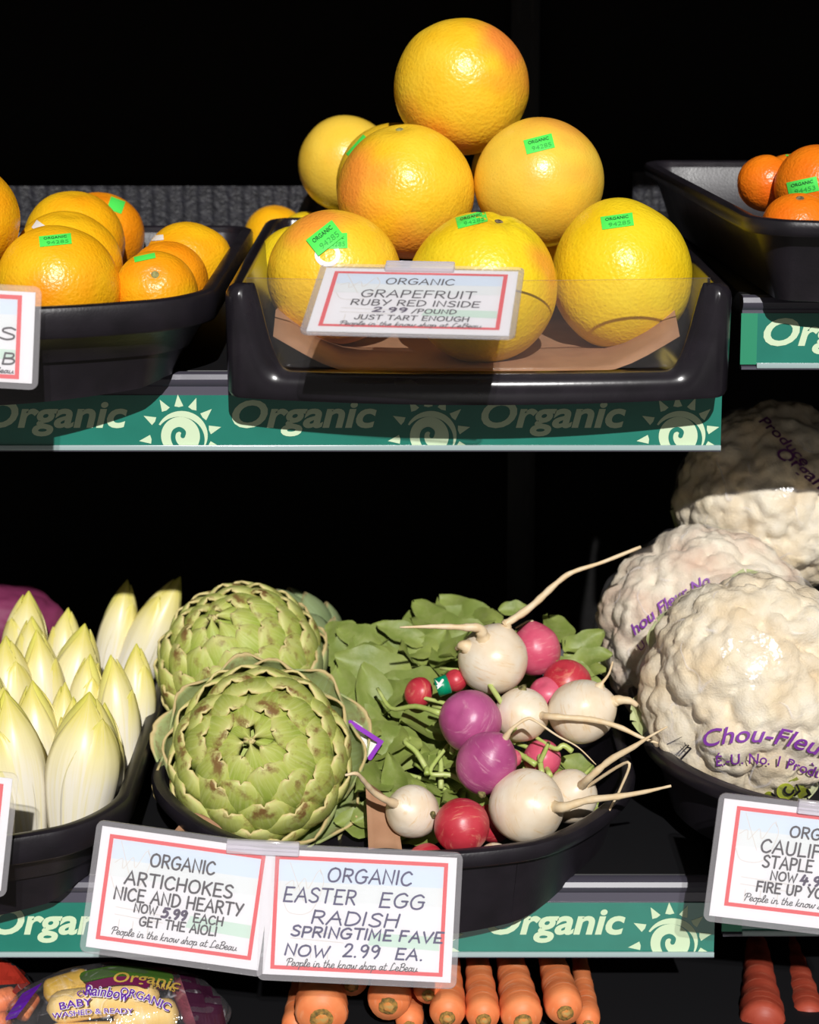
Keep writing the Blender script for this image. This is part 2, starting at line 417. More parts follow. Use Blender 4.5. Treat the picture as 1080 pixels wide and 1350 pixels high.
# ------------------------------------------------------------------ the setting
struct(box('floor', -2.2, 2.2, -2.6, 1.0, -.02, 0, M['floor']))
struct(box('wall_back', -1.4, 1.4, .60, .64, 0, 2.2, M['back_panel']))
struct(box('wall_left', -1.44, -1.4, .02, .64, 0, 2.2, M['back_panel']))
struct(box('wall_right', 1.4, 1.44, .02, .64, 0, 2.2, M['back_panel']))

TILT = R(7); TT = math.tan(TILT)
ZU, ZUR, ZL, ZLR, ZB, ZBR = 1.175, 1.236, .751, .772, .605, .605
def strip_art(z0, z1, x0, x1, suns, words, root, strip):
    """pale words and half suns printed on the strip, cut off at its lower edge"""
    lo = z0+.0005
    H = z1-z0
    def flat(name, V, Fc, mat, y):
        return mesh(name, [Vector((min(max(v[0], x0), x1), y, max(v[1], lo))) for v in V], Fc, mat, strip, smooth=False)
    td = type_text('Organic', 1, .22, .028)
    for wx in words:
        V, Fc = fit(td, wx, wx+.116, z0+H*.40, H*.52)
        if wx < x1 and wx+.116 > x0: flat('printed_word', [v for v in V], Fc, M['strip_ink'], -.0009)
    for sx in suns:
        cz = z0+H*.22; r = H*.37; V, Fc = [], []
        k = len(V); V += [Vector((sx+r*math.cos(a*PI/24), cz+r*math.sin(a*PI/24))) for a in range(48)]; Fc.append(tuple(range(k, k+48)))
        arc = [(sx+.03*H+r*1.32*math.cos(R(a)), cz+.02*H+r*1.25*math.sin(R(a))) for a in range(-30, 160, 8)]
        for i in range(len(arc)-1):
            t0 = .10*H*math.sin(PI*i/len(arc))+.02*H; t1 = .10*H*math.sin(PI*(i+1)/len(arc))+.02*H
            a = Vector(arc[i]); b = Vector(arc[i+1]); c = Vector((sx, cz)); k = len(V)
            V += [a, b, b-(b-c).normalized()*t1, a-(a-c).normalized()*t0]; Fc.append((k, k+1, k+2, k+3))
        for a in (-18, 12, 40, 66, 92, 118, 150, 186):
            d = Vector((math.cos(R(a)), math.sin(R(a)))); n = Vector((-d.y, d.x)); c = Vector((sx, cz)); k = len(V)
            V += [c+d*r*1.55-n*H*.085, c+d*r*1.5, c+d*r*1.55+n*H*.085, c+d*r*2.15+n*H*.01]; Fc.append((k, k+3, k+2, k+1))
        o = flat('sun_emblem', V, Fc, M['strip_ink'], -.0009)
        sp = [(sx+r*q*math.cos(R(200-270*t)), cz+.02*H+r*q*1.0*math.sin(R(200-270*t))) for t, q in ((i/14, .62-.3*i/14) for i in range(15))]
        sp = [(q.x, q.y) for q in catmull([Vector((sx+u*r, cz+v*r, 0)) for u, v in ((.12, .02), (.16, .22), (-.05, .36), (-.30, .24), (-.38, -.06), (-.30, -.36), (-.12, -.60))], 5)]
        V, Fc = ribbon([sp], r*.24)
        s = mesh('emblem_swirl', [Vector((v[0], -.0012, max(v[1], lo))) for v in V], Fc, M['strip_green'], strip, smooth=False)
def shelf(label, x0, x1, z, zs0, zs1, suns=(), words=(), end=0, printed=True):
    t = thing('display_shelf', label, 'shelf', ((x0+x1)/2, .0, z), None, 'black produce shelves')
    cx = (x0+x1)/2
    bm = bmesh.new()
    box_bm(bm, x0-cx, x1-cx, .012, .585, -.022, 0, .002)
    for v in bm.verts: v.co.z += (v.co.y)*TT
    bmo('deck', bm, M['dark_steel'], t)
    # grey price channel: rolled top lip, backing, lower lip
    V, Fc = [], []
    prof = [(.014, 0), (.004, .001), (-.002, -.001), (-.0035, -.005), (-.002, -.0085), (.001, -.011), (.001, zs1-z), (.001, zs0-z), (-.002, zs0-z-.001), (-.002, zs0-z-.003), (.006, zs0-z-.003), (.012, -.02), (.014, -.01)]
    for x in (x0-cx, x1-cx): V += [Vector((x, y, zz)) for y, zz in prof]
    n = len(prof)
    for i in range(n): j = (i+1) % n; Fc.append((i, j, j+n, i+n))
    Fc += [tuple(range(n))[::-1], tuple(range(n, 2*n))]
    mesh('price_channel', V, Fc, M['channel'], t, sharp=R(35))
    if printed:
        s = box('label_strip', x0-cx+end, x1-cx, -.0006, .0008, zs0-z, zs1-z, M['strip_green'], t)
        if end: box('strip_end', x0-cx-.001, x0-cx+end, -.0012, .0008, zs0-z+.001, zs1-z, M['strip_end'], t)
        strip_art(zs0-z, zs1-z, x0-cx+end, x1-cx, [q-cx for q in suns], [q-cx for q in words], t, s)
        box('clear_lip', x0-cx+end, x1-cx, -.0035, -.0005, zs0-z-.002, zs0-z+.0022, M['clear_edge'], t, .0006)
    return t
def zpx(py): return at(540, py, 0).z
def xpx(px): return (px-540)/F*1.5*1.012
def xl(px): return (px-540)/F*1.574
PER = xpx(540+326)
shelf('upper black shelf with green organic strip, under the grapefruit and orange trays', -1.38, xpx(948), ZU, zpx(590), zpx(521),
      [xpx(240)+PER*k for k in (-2, -1, 0, 1, 2)], [xpx(308)+PER*k for k in (-3, -2, -1, 0, 1)])
shelf('higher shelf at the right edge under the mandarin tray, with pale green strip', xpx(972), 1.38, ZUR, zpx(482), zpx(413),
      [xpx(1240)], [xpx(1000), xpx(1326)], .012)
shelf('lower black shelf with green strip, under the endive and radish trays', -1.38, xl(942), ZL, zpx(1257), zpx(1190),
      [xl(884+327*k) for k in (-2, -1, 0)], [xl(642+327*k) for k in (-3, -2, -1, 0)])
shelf('lower right shelf carrying the cauliflower tray', xl(953), 1.38, ZLR, zpx(1229), zpx(1162), [xl(1300)], [xl(1000)], .016)
shelf('bottom shelf carrying the carrots and bagged baby carrots', -1.38, 1.38, ZB, ZB-.06, ZB-.02, printed=False)
shelf('topmost black shelf above the fruit, shading the back of the case', -1.38, 1.38, 1.67, 1.62, 1.66, printed=False)
for i, (x, lb) in enumerate(((.125, 'slotted black steel upright at the back, between the two shelf runs'), (-.80, 'slotted black steel upright at the back, left of the orange tray'))):
    bm = bmesh.new(); box_bm(bm, -.016, .016, -.02, .0, 0, 2.1, .002)
    u = thing('upright_post', lb, 'post', (x, .598, 0), None, 'steel shelf uprights')
    for k in range(40):
        for s in (-.007, .007): box_bm(bm, s-.002, s+.002, -.0206, -.0196, .2+k*.045, .225+k*.045)
    bmo('post', bm, M['dark_steel'], u)

# textured black guard along the back of the upper shelves
def back_guard(label, x0, x1, y, z0, z1):
    t = thing('back_guard', label, 'guard', ((x0+x1)/2, y, z0), None, 'black guards along the shelf backs')
    hw = (x1-x0)/2; n = int((x1-x0)/.004); V, Fc = [], []
    for i in range(n+1):
        x = -hw+2*hw*i/n; yy = -.002*abs(math.sin(i*PI/4))
        V += [Vector((x, yy, 0)), Vector((x, yy, z1-z0)), Vector((x, .006, z1-z0)), Vector((x, .006, 0))]
    for i in range(n):
        for k in range(4): a = i*4+k; b = i*4+(k+1) % 4; Fc.append((a, b, b+4, a+4))
    Fc += [(3, 2, 1, 0), (n*4, n*4+1, n*4+2, n*4+3)]
    mesh('ribbed_panel', V, Fc, M['guard'], t, sharp=R(50)); return t
back_guard('ribbed black guard behind the orange and grapefruit trays', -1.3, .20, .52, ZU+.52*TT+.0005, 1.33)
back_guard('ribbed black guard behind the mandarin tray', .24, 1.3, .545, ZUR+.545*TT+.0005, 1.345)

# ------------------------------------------------------------------ trays
def tray_loop(w, d, rf, rb, bow, n=96):
    """closed outline, counter-clockwise from the middle of the front edge; y = 0 along the front corners"""
    pts = []
    hw = w/2
    def seg(a, b, m):
        for i in range(m): pts.append(a.lerp(b, i/m))
    def arc(c, r, a0, a1, m):
        for i in range(m): a = R(a0+(a1-a0)*i/m); pts.append(Vector((c[0]+r*math.cos(a), c[1]+r*math.sin(a))))
    seg(Vector((0, 0)), Vector((hw-rf, 0)), n); arc((hw-rf, rf), rf, -90, 0, 16)
    seg(Vector((hw, rf)), Vector((hw, d-rb)), 24); arc((hw-rb, d-rb), rb, 0, 90, 12)
    seg(Vector((hw-rb, d)), Vector((-hw+rb, d)), 20); arc((-hw+rb, d-rb), rb, 90, 180, 12)
    seg(Vector((-hw, d-rb)), Vector((-hw, rf)), 24); arc((-hw+rf, rf), rf, 180, 270, 16)
    seg(Vector((-hw+rf, 0)), Vector((0, 0)), n)
    out = []
    for p in pts:
        k = max(0, 1-p.y/(d*.45)); out.append(Vector((p.x, p.y-bow*(1-(p.x/hw)**2)*k*k)))
    m = len(out); nor = []
    for i in range(m):
        t = out[(i+1) % m]-out[i-1]; nor.append(Vector((t.y, -t.x)).normalized())
    return out, nor
def loft(name, loop, nor, prof, zf, mat, parent, sharp=R(38)):
    V, Fc = [], []; m = len(loop)
    for k, (o, z) in enumerate(prof):
        for p, n in zip(loop, nor):
            q = p+n*o; V.append(Vector((q.x, q.y, zf(k, z, p))))
    for k in range(len(prof)-1):
        for i in range(m):
            j = (i+1) % m; Fc.append((k*m+i, k*m+j, (k+1)*m+j, (k+1)*m+i))
    Fc.append(tuple(range(m))[::-1]); Fc.append(tuple((len(prof)-1)*m+i for i in range(m)))
    return mesh(name, V, Fc, mat, parent, sharp=sharp)
def tray(label, cx, yf, w, d, h, z0, rf=.05, rb=.03, bow=.06, taper=.03, step=False, flange=.014, rotz=0, tilt=TILT, drop=.0, mat='black_plastic'):
    t = thing('produce_tray', label, 'tray', (cx, yf, z0+yf*TT+.0005), (tilt, 0, rotz), 'black plastic produce trays')
    L, Nn = tray_loop(w, d, rf, rb, bow)
    body = [(-taper-.006, 0), (-taper-.001, .001), (-taper, .005)]
    if step: body += [(-taper*.72, h*.34), (-taper*.72+.0035, h*.35), (-taper*.70+.0035, h*.37)]
    body += [(-.010, h-flange), (-.0095, h-flange+.0002)]
    inner = [(-.0105, h-.006), (-.0125, h-.012), (-taper-.004, .010), (-taper-.010, .005), (-taper-.016, .0045)]
    mid = body + [(-.010, h-.006)] + inner
    loft('basin', L, Nn, mid, lambda k, z, p: z - (drop*min(1.1, max(0, (.01-p.y)/.065)) if k < 3 else 0), M[mat], t)
    rim = [(-.0096, h-flange+.001), (-.001, h-flange), (.0005, h-flange+.002), (.0012, h-.004), (-.0003, h-.001), (-.003, h), (-.008, h), (-.0102, h-.0012), (-.0106, h-.006)]
    L2, N2 = L, Nn
    V, Fc = [], []; m = len(L2)
    for o, z in rim:
        for p, n in zip(L2, N2): q = p+n*o; V.append(Vector((q.x, q.y, z)))
    for k in range(len(rim)-1):
        for i in range(m): j = (i+1) % m; Fc.append((k*m+i, k*m+j, (k+1)*m+j, (k+1)*m+i))
    mesh('rim', V, Fc, M[mat], t, sharp=R(38))
    return t
tray('black plastic tray holding the navel oranges at the left edge', -.353, -.05, .402, .42, .070, ZU, .04, .03, .065, .036, step=True, drop=.010, flange=.024)
tray('black plastic tray holding the mandarins at the upper right', .470, -.045, .425, .47, .066, ZUR, .03, .03, .035, .028, flange=.012, rotz=R(3.5))
tray('black plastic tray holding the white endives, lower left', -.424, -.035, .385, .42, .074, ZL, .05, .03, .058, .036, step=True, drop=.014, flange=.024)
tray('wide round-fronted black tray shared by the artichokes and radishes', -.0140, -.010, .42, .43, .060, ZL, .105, .04, .066, .022, flange=.014, drop=.022)
tray('black plastic tray under the wrapped cauliflowers at the right', (.205+.215), -.015, .43, .44, .070, ZLR, .11, .04, .05, .026, flange=.014, drop=.010)

# grapefruit tray: deep front cut away between two arms, clear panel behind
GT = thing('produce_tray', 'black tray with cut-away front and clear panel, full of grapefruit', 'tray', (.053, -.052, ZU-.052*TT+.0005), (TILT, 0, 0), 'black plastic produce trays')
GW, GH = .390, .079
L, Nn = tray_loop(GW, .42, .012, .03, .016, 200)
LIP = .0115
def gh(p, e=0):
    """share of the full rim height left standing along the front; e widens the cut"""
    if p.y > .035: return 1
    a = (GW/2-.021+e-abs(p.x))/.036
    if p.y > .004 and abs(p.x) > GW/2-.03: return 1
    a = max(0, min(1, a)); return (1-a)**4*(1+3*a*(1-a))
def gz(k, z, p):
    if z < .012:
        return z-(.009*max(0, 1-max(p.y, -.02)/.05) if k < 3 else 0)
    e = (.0105, .0095, .0065, .003, .0, .0, .0)[min(k-3, 6)]
    return LIP+(GH-LIP)*gh(p, e)-(GH-z)*(1 if k < 8 else .4)
prof = [(-.008, 0), (-.002, .0), (-.0005, .003), (-.0003, GH-.0105), (-.0010, GH-.0070), (-.0035, GH-.0030), (-.0075, GH-.0006), (-.012, GH), (-.0145, GH-.0025), (-.0155, GH-.007), (-.024, .0102), (-.030, .0055), (-.036, .005)]
loft('basin', L, Nn, prof, gz, M['tray_gloss'], GT, R(50))
# panel: follows the inside of the front
ids = [i for i in range(len(L)) if L[i].y <= .0 and abs(L[i].x) <= GW/2-.0135]
ids.sort(key=lambda i: L[i].x); ids = ids[::6]+[ids[-1]]
V, Fc = [], []
for i in ids:
    p = L[i]+Nn[i]*-.0180
    V += [Vector((p.x, p.y, .0125)), Vector((p.x, p.y-.0006, GH+.0025)), Vector((p.x, p.y+.0022, GH+.0025)), Vector((p.x, p.y+.0022, .0125))]
for i in range(len(ids)-1):
    for k in (0, 2): a = i*4+k; Fc.append((a, a+4, a+5, a+1))
pn = mesh('clear_panel', V, Fc, M['panel'], GT)
Fc = [(i*4+1, i*4+5, i*4+6, i*4+2) for i in range(len(ids)-1)]
e = len(V)-4
Fc += [(0, 1, 2, 3), (e, e+1, e+2, e+3)]
mesh('panel_edge', V, Fc, M['panel_edge'], pn, smooth=False)
# brown paper liner in that tray
V, Fc = [], []
NX, NY = 24, 16
for j in range(NY+1):
    for i in range(NX+1):
        u = i/NX*2-1; v = j/NY
        x = u*(GW/2-.034); y = .020-.012*(1-u*u)*(1-v)+v*.31
        lift = .040*max(0, (abs(u)-.62)/.38)**1.3*(1-v*.6)
        if v < .12: lift *= .55+.45*v/.12
        V.append(Vector((x, y+.004+.022*max(0, abs(u)-.7)/.3*(1-v), .0085+lift+.0012*noise.noise(Vector((x*40, y*40, 1))))))
for j in range(NY):
    for i in range(NX): a = j*(NX+1)+i; Fc.append((a, a+1, a+NX+2, a+NX+1))
pl = thing('paper_liner', 'brown kraft paper sheet lining the grapefruit tray, corners turned up', 'paper', GT.location, (TILT, 0, 0))
o = mesh('sheet', V, Fc, M['kraft'], pl)
sm = o.modifiers.new('s', 'SOLIDIFY'); sm.thickness = .0006

# ------------------------------------------------------------------ citrus
GF = 'grapefruits piled in the cut-away tray'
def fruit(name, label, cat, group, px, py, rpx, y, mat, sub=5, flat=1.0, axis=(.1, -.3, 1), scar=True, dimple=.05, neck=0, lump=.02, seed=0, tall=1.0, scar_mat='stem_scar', groove=0, blush=()):
    c = at(px, py, y); r = rpx*mpp(c)
    ax = Vector(axis).normalized(); q = ax.to_track_quat('Z', 'Y')
    t = thing(name, label, cat, c, q, group)
    D, Fc = ico(sub); V = []
    for d in D:
        k = 1+lump*noise.noise(d*1.3+Vector((seed*3.7, 1, 2)))+lump*.35*noise.noise(d*3.1+Vector((seed, 5, 2)))
        ct = d.z
        pol = math.acos(max(-1, min(1, ct)))
        k -= dimple*math.exp(-(pol/.20)**2)
        if groove: k -= groove*math.exp(-((pol-.25)/.35)**2)*(.5+.5*math.cos(8*math.atan2(d.y, d.x)+noise.noise(d*2)*2))
        if neck: k += neck*math.exp(-(pol/.42)**2)
        V.append(Vector((d.x*r*k, d.y*r*k, d.z*r*k*flat)))
    p = mesh('peel', V, Fc, M[mat], t)
    if blush:
        qm = q.to_matrix(); at_ = p.data.attributes.new('blush', 'FLOAT', 'POINT')
        for i, d in enumerate(D):
            wd = qm @ d; f = 0
            for bd, size, amt in blush:
                e = 1-(wd-Vector(bd).normalized()).length/size+.35*noise.noise(wd*2.6+Vector((seed, 0, 0)))
                f = max(f, amt*max(0, min(1, e*1.6)))
            at_.data[i].value = f
    if scar:
        zt = r*(1-dimple+neck)*flat*.995
        bm = bmesh.new(); bmesh.ops.create_uvsphere(bm, u_segments=10, v_segments=6, radius=1)
        for v in bm.verts:
            a = math.atan2(v.co.y, v.co.x); k = 1+.18*math.cos(5*a)
            v.co = Vector((v.co.x*.0036*k, v.co.y*.0036*k, zt+v.co.z*.0016))
        bmo('stem_scar', bm, M[scar_mat], t)
    return t, p
def sticker(t, p, px, py, w, h, ang, shade='sticker', text=True, second='94285'):
    s = Surf([p]); ca, sa = math.cos(R(ang)), math.sin(R(ang))
    def rot(x, y): return (px+x*ca+y*sa, py-(-x*sa+y*ca))
    V, Fc = grid2d(8, 6)
    def m(v, sx=w, sy=h): x = (v[0]-.5)*sx; y = (v[1]-.5)*sy; return (px+x*ca-y*sa*-1*-1, py-(x*sa+y*ca))
    o = on_surface('sticker', s, ([m(v) for v in V], Fc), M[shade], t, .0005)
    if text:
        td = type_text('ORGANIC', 1, 0, .012, None); a = fit(td, .14, .86, .62, .22)
        on_surface('sticker_word', s, ([m(v) for v in a[0]], a[1]), M['sticker_ink'], o, .0009)
        td = type_text(second, 1, 0, 0, None); a = fit(td, .22, .9, .14, .30)
        on_surface('sticker_number', s, ([m(v) for v in a[0]], a[1]), M['sticker_faint'], o, .0009)
    return o
def gfruit(label, px, py, r, y, mat='grapefruit', **k):
    return fruit('grapefruit', label, 'grapefruit', GF, px, py, r, y, mat, **k)
gfruit('grapefruit at the very top of the pile, orange blush on its upper right', 608, 115, 89, .200, axis=(.25, .9, .5), flat=.95, seed=1, scar=False, blush=(((.75, -.35, .65), .75, .75),))
t, p = gfruit('middle-row grapefruit with green stem scar on top and pink blush at left', 535, 253, 90, .140, axis=(-.10, -.32, 1), flat=.98, seed=2, blush=(((-.8, -.65, .15), .75, .62), ((.2, -.5, -.85), .7, .5)))
t, p = gfruit('smooth pale middle-row grapefruit on the right with sticker near its top', 711, 241, 85, .140, 'grapefruit_pale', axis=(.3, .9, .5), seed=3, scar=False, lump=.015, blush=(((.4, -.2, .9), .7, .40),))
sticker(t, p, 711, 190, 38, 19, 14)
t, p = gfruit('front-row grapefruit at left wearing overlapping green and white stickers', 441, 366, 89, .060, axis=(.2, .8, .6), seed=4, scar=False, flat=.98, blush=(((-.25, -.45, .85), .65, .60), ((.1, -.5, -.9), .8, .5)))
s = Surf([p])
V = [(432+17*math.cos(a*PI/10), 336+16*math.sin(a*PI/10)) for a in range(20)]
o = on_surface('sticker', s, (V, [tuple(range(20))[::-1]]), M['sticker_white'], t, .0005); o['label'] = 'white oval sticker'
o = sticker(t, p, 441, 318, 34, 20, 2); 
o = sticker(t, p, 429, 315, 42, 26, 38); 
for q in o.children_recursive + [o]:
    for v in q.data.vertices: v.co += v.co.normalized()*.0010
t, p = gfruit('front centre grapefruit half behind the price card, with puckered stem', 637, 379, 98, .012, 'grapefruit_gold', axis=(.22, -.34, 1), dimple=.07, groove=.03, seed=5, scar_mat='stem_dark', flat=1.02, blush=(((.95, -.45, .25), .5, .55),))
sticker(t, p, 622, 290, 40, 15, 14)
t, p = gfruit('tall yellow front-row grapefruit at the right of the tray', 820, 364, 93, .060, 'grapefruit_gold', axis=(-.18, .12, 1), flat=1.05, neck=.06, dimple=.02, seed=6, scar=False)
sticker(t, p, 814, 292, 42, 17, 8)
gfruit('pale grapefruit at the back left, beside the pile against the dark', 456, 216, 63, .400, 'grapefruit_pale', seed=7, axis=(-1, .4, .3), sub=4)
t, p = gfruit('grapefruit tucked directly behind the middle-row one with the stem scar', 524, 243, 81, .275, 'grapefruit', seed=8, scar=False, sub=4)
sticker(t, p, 471, 193, 34, 8, 48, text=False)
gfruit('grapefruit showing only its crown behind the smooth pale one', 688, 228, 67, .285, 'grapefruit_gold', seed=9, scar=False, sub=4)
gfruit('grapefruit peeping out behind the left front one, at the tray side', 395, 358, 60, .185, 'grapefruit_gold', seed=10, scar=False, sub=4)
gfruit('grapefruit in the gap behind the front centre and right ones', 737, 352, 52, .190, 'grapefruit_gold', seed=11, scar=False, sub=4)
gfruit('grapefruit sliver at the right inside wall of the tray', 868, 385, 50, .190, 'grapefruit_gold', seed=12, scar=False, sub=4)
fruit('orange', 'small orange lying on the shelf behind, seen over the tray gap', 'orange', 'loose oranges behind the trays', 363, 313, 42, .485, 'orange', sub=4, scar=False, seed=21)
fruit('orange', 'second loose orange behind the left grapefruit, partly hidden', 'orange', 'loose oranges behind the trays', 405, 322, 43, .43, 'grapefruit_gold', sub=4, scar=False, seed=22)

OG = 'oranges in the left tray'
def orange(label, px, py, r, y, mat='orange', **k): return fruit('orange', label, 'orange', OG, px, py, r, y, mat, **k)
t, p = orange('front orange with green sticker, just behind the left tray rim', 77, 380, 82, .03, axis=(-.1, .9, .4), seed=31, scar=False)
sticker(t, p, 73, 317, 42, 14, 6)
t, p = orange('orange at the left frame edge, raised on top of the others', -53, 290, 78, .075, seed=32, axis=(-.6, .2, .7), scar=False)
t, p = orange('orange right behind the stickered front one, brown sticker on it', 88, 352, 73, .135, seed=33, scar=False)
o = sticker(t, p, 52, 300, 16, 12, -35, 'sticker_white', text=False); o['label'] = 'white sticker'
t, p = orange('yellow orange third in the row behind the front orange', 98, 318, 66, .225, seed=34, scar=False, sub=4)
t, p = orange('deep coloured orange at the back with sticker on its upper right', 133, 312, 58, .300, 'orange_deep', seed=35, scar=False, sub=4)
sticker(t, p, 153, 271, 20, 17, -20, text=False)
t, p = orange('small front orange at the tray right corner, sticker seen edge on', 206, 386, 55, .055, seed=36, scar=True, axis=(.1, -.9, .5), sub=5)
sticker(t, p, 191, 340, 28, 7, 12, text=False)
t, p = orange('deep coloured orange behind the small corner one', 222, 371, 53, .125, 'orange_deep', seed=37, scar=False, sub=4)
t, p = orange('pointed orange at the back right corner of the left tray', 247, 350, 57, .205, 'orange', seed=38, axis=(.75, -.1, .35), neck=.12, scar=False, sub=4)
o = sticker(t, p, 207, 314, 18, 7, 5, 'sticker_white', text=False); o['label'] = 'white sticker'
sticker(t, p, 190, 317, 14, 10, 30, text=False)

MG = 'mandarins in the right tray'
def mandarin(label, px, py, r, y, **k): return fruit('mandarin', label, 'mandarin', MG, px, py, r, y, 'mandarin', **k)
t, p = mandarin('leftmost mandarin in the right-hand tray', 1011, 242, 39, .16, flat=.95, axis=(.5, -.1, 1), seed=41, scar=False)
t, p = mandarin('mandarin with green sticker on its crown, behind the others', 1043, 243, 43, .25, flat=.9, seed=42, axis=(.3, .2, 1), scar=False)
sticker(t, p, 1047, 203, 20, 11, -14, text=False)
t, p = mandarin('mandarin with a numbered green sticker at the right frame edge', 1078, 246, 56, .12, flat=.95, seed=43, axis=(.4, .6, 1), scar=False)
sticker(t, p, 1059, 246, 40, 19, 12, second='94453')
t, p = mandarin('front mandarin low behind the tray rim, dark stem showing', 1052, 299, 48, .035, flat=.9, seed=44, axis=(-.05, -.5, 1), scar_mat='stem_dark')
t, p = mandarin('low mandarin at the left wall of its tray, mostly hidden by the rim', 935, 288, 28, .30, flat=.9, seed=45, scar=False, sub=4)

# ------------------------------------------------------------------ price cards
def frame_data(x0, x1, y0, y1, t, r=.0):
    V = [(x0, y0), (x1, y0), (x1, y1), (x0, y1), (x0+t, y0+t), (x1-t, y0+t), (x1-t, y1-t), (x0+t, y1-t)]
    return V, [(0, 1, 5, 4), (1, 2, 6, 5), (2, 3, 7, 6), (3, 0, 4, 7)]
def rrect(x0, x1, y0, y1, r, n=6):
    P = []
    for cx, cy, a in ((x1-r, y0+r, -90), (x1-r, y1-r, 0), (x0+r, y1-r, 90), (x0+r, y0+r, 180)):
        P += [(cx+r*math.cos(R(a+90*i/n)), cy+r*math.sin(R(a+90*i/n))) for i in range(n+1)]
    return P
TAG = 'People in the know shop at LeBeau'
def price_card(label, TL, TR, BL, lines, clip=None, border=(.05, .95, .055, .925), margin=.0045, seed=0, tagx=(.13, .86), tagy=.115):
    """corners as (px, py, depth); lines: (pen text, x0, x1, baseline from top, height, ink, slant, jitter)"""
    a, b, c = at(*TL), at(*TR), at(*BL)
    u = b-a; Wd = u.length; u.normalize(); v = a-c; v = v-u*v.dot(u); Hd = v.length; v.normalize(); n = u.cross(v)
    base = c+u*Wd/2
    m = Matrix((u, v, n)).transposed()
    t = thing('price_card', label, 'sign', base, m, 'white price cards with red borders')
    def flat(name, data, z, mat, par=t):
        V, Fc = data; return mesh(name, [Vector(((q[0]-.5)*Wd, q[1]*Hd, z)) for q in V], Fc, mat, par, smooth=False)
    # sleeve and card as thin solid plates
    mx, my = margin/Wd, margin/Hd
    def plate(name, P, z0, z1, mat, par):
        k = len(P); V = [Vector(((q[0]-.5)*Wd, q[1]*Hd, z)) for z in (z0, z1) for q in P]
        Fc = [tuple(range(k))[::-1], tuple(range(k, 2*k))]+[(i, (i+1) % k, k+(i+1) % k, k+i) for i in range(k)]
        return mesh(name, V, Fc, mat, par, smooth=False)
    asp = Wd/Hd
    card = plate('card', [(0, 0), (1, 0), (1, 1), (0, 1)], -.0006, 0, M['card'], t)
    P = rrect(-margin, Wd+margin, -margin, Hd+margin, .006); P = [(x/Wd, y/Hd) for x, y in P]
    plate('clear_sleeve', P, -.0010, .0012, M['sleeve'], t)
    x0, x1, y0, y1 = border[0], border[1], 1-border[3], 1-border[2]
    V, Fc = frame_data(x0*Wd, x1*Wd, y0*Hd, y1*Hd, .0031); flat('red_border', ([(q[0]/Wd, q[1]/Hd) for q in V], Fc), .00015, M['red_ink'], card)
    # faded shop-front picture behind the words
    ix0, ix1, iy0, iy1 = x0+.0034/Wd, x1-.0034/Wd, y0+.0034/Hd, y1-.0034/Hd
    flat('printed_sky', ([(ix0, iy0+(iy1-iy0)*.62), (ix1, iy0+(iy1-iy0)*.62), (ix1, iy1), (ix0, iy1)], [(0, 1, 2, 3)]), .0001, M['card_mid'], card)
    flat('printed_sky', ([(ix0, iy0+(iy1-iy0)*.80), (ix1, iy0+(iy1-iy0)*.80), (ix1, iy1), (ix0, iy1)], [(0, 1, 2, 3)]), .00014, M['card_sky'], card)
    flat('printed_awning', ([(.55, .27), (.93, .25), (.925, .36), (.57, .37)], [(0, 1, 2, 3)]), .00012, M['card_mint'], card)
    sc = [[(.09, .60), (.13, .50), (.24, .52), (.30, .74), (.28, .86)], [(.12, .90), (.2, .60)], [(.1, .72), (.14, .76), (.15, .68), (.2, .78), (.22, .7), (.27, .84), (.29, .82)]]
    lines_ = [[(q[0]*Wd, q[1]*Hd) for q in ((r.x, r.y) for r in catmull([Vector((a_[0], a_[1], 0)) for a_ in s], 6))] for s in sc]
    sf = [[(.14, .36), (.42, .34)], [(.14, .30), (.42, .28)], [(.17, .26), (.17, .15)], [(.25, .26), (.25, .15)], [(.34, .25), (.34, .14)]]
    lines_ += [[(q[0]*Wd, q[1]*Hd) for q in s] for s in sf]
    V, Fc = ribbon(lines_, .0006); flat('faded_sketch', ([(q[0]/Wd, q[1]/Hd) for q in V], Fc), .00017, M['card_sand'], card)
    by = {}
    lines = [(l[0], l[1], l[2], l[3], l[4]*.86, *l[5:]) for l in lines]
    rnd = random.Random(seed)
    for tx, a0, a1, yb, h, ink, slant, jit, th in lines:
        d = pen(tx, a0*Wd, a1*Wd, (1-yb)*Hd, h*Hd, th, GL, slant, 0, jit, rnd=rnd)
        by.setdefault(ink, []).append(d)
    d = pen(TAG, tagx[0]*Wd, tagx[1]*Wd, tagy*Hd, .062*Hd, .00070, SCR, .18, 0, 0, .0, .28); by.setdefault('black_ink', []).append(d)
    for ink, ds in by.items():
        V, Fc = join_data(ds); flat('lettering', ([(q[0]/Wd, q[1]/Hd) for q in V], Fc), .00025, M[ink], card)
    if clip:
        c0, c1 = clip
        k = box('clear_clip', (c0-.5)*Wd, (c1-.5)*Wd, Hd-.0045, Hd+.0065, -.003, .0042, M['clip'], t, .0012)
        for zz in (-.0005, .003):
            box('clip_ridge', (c0-.5)*Wd+.001, (c1-.5)*Wd-.001, Hd+zz, Hd+zz+.0007, .0042, .0047, M['clip'], k)
    return t
B, N_, V_ = 'black_ink', 'navy_ink', 'violet_ink'
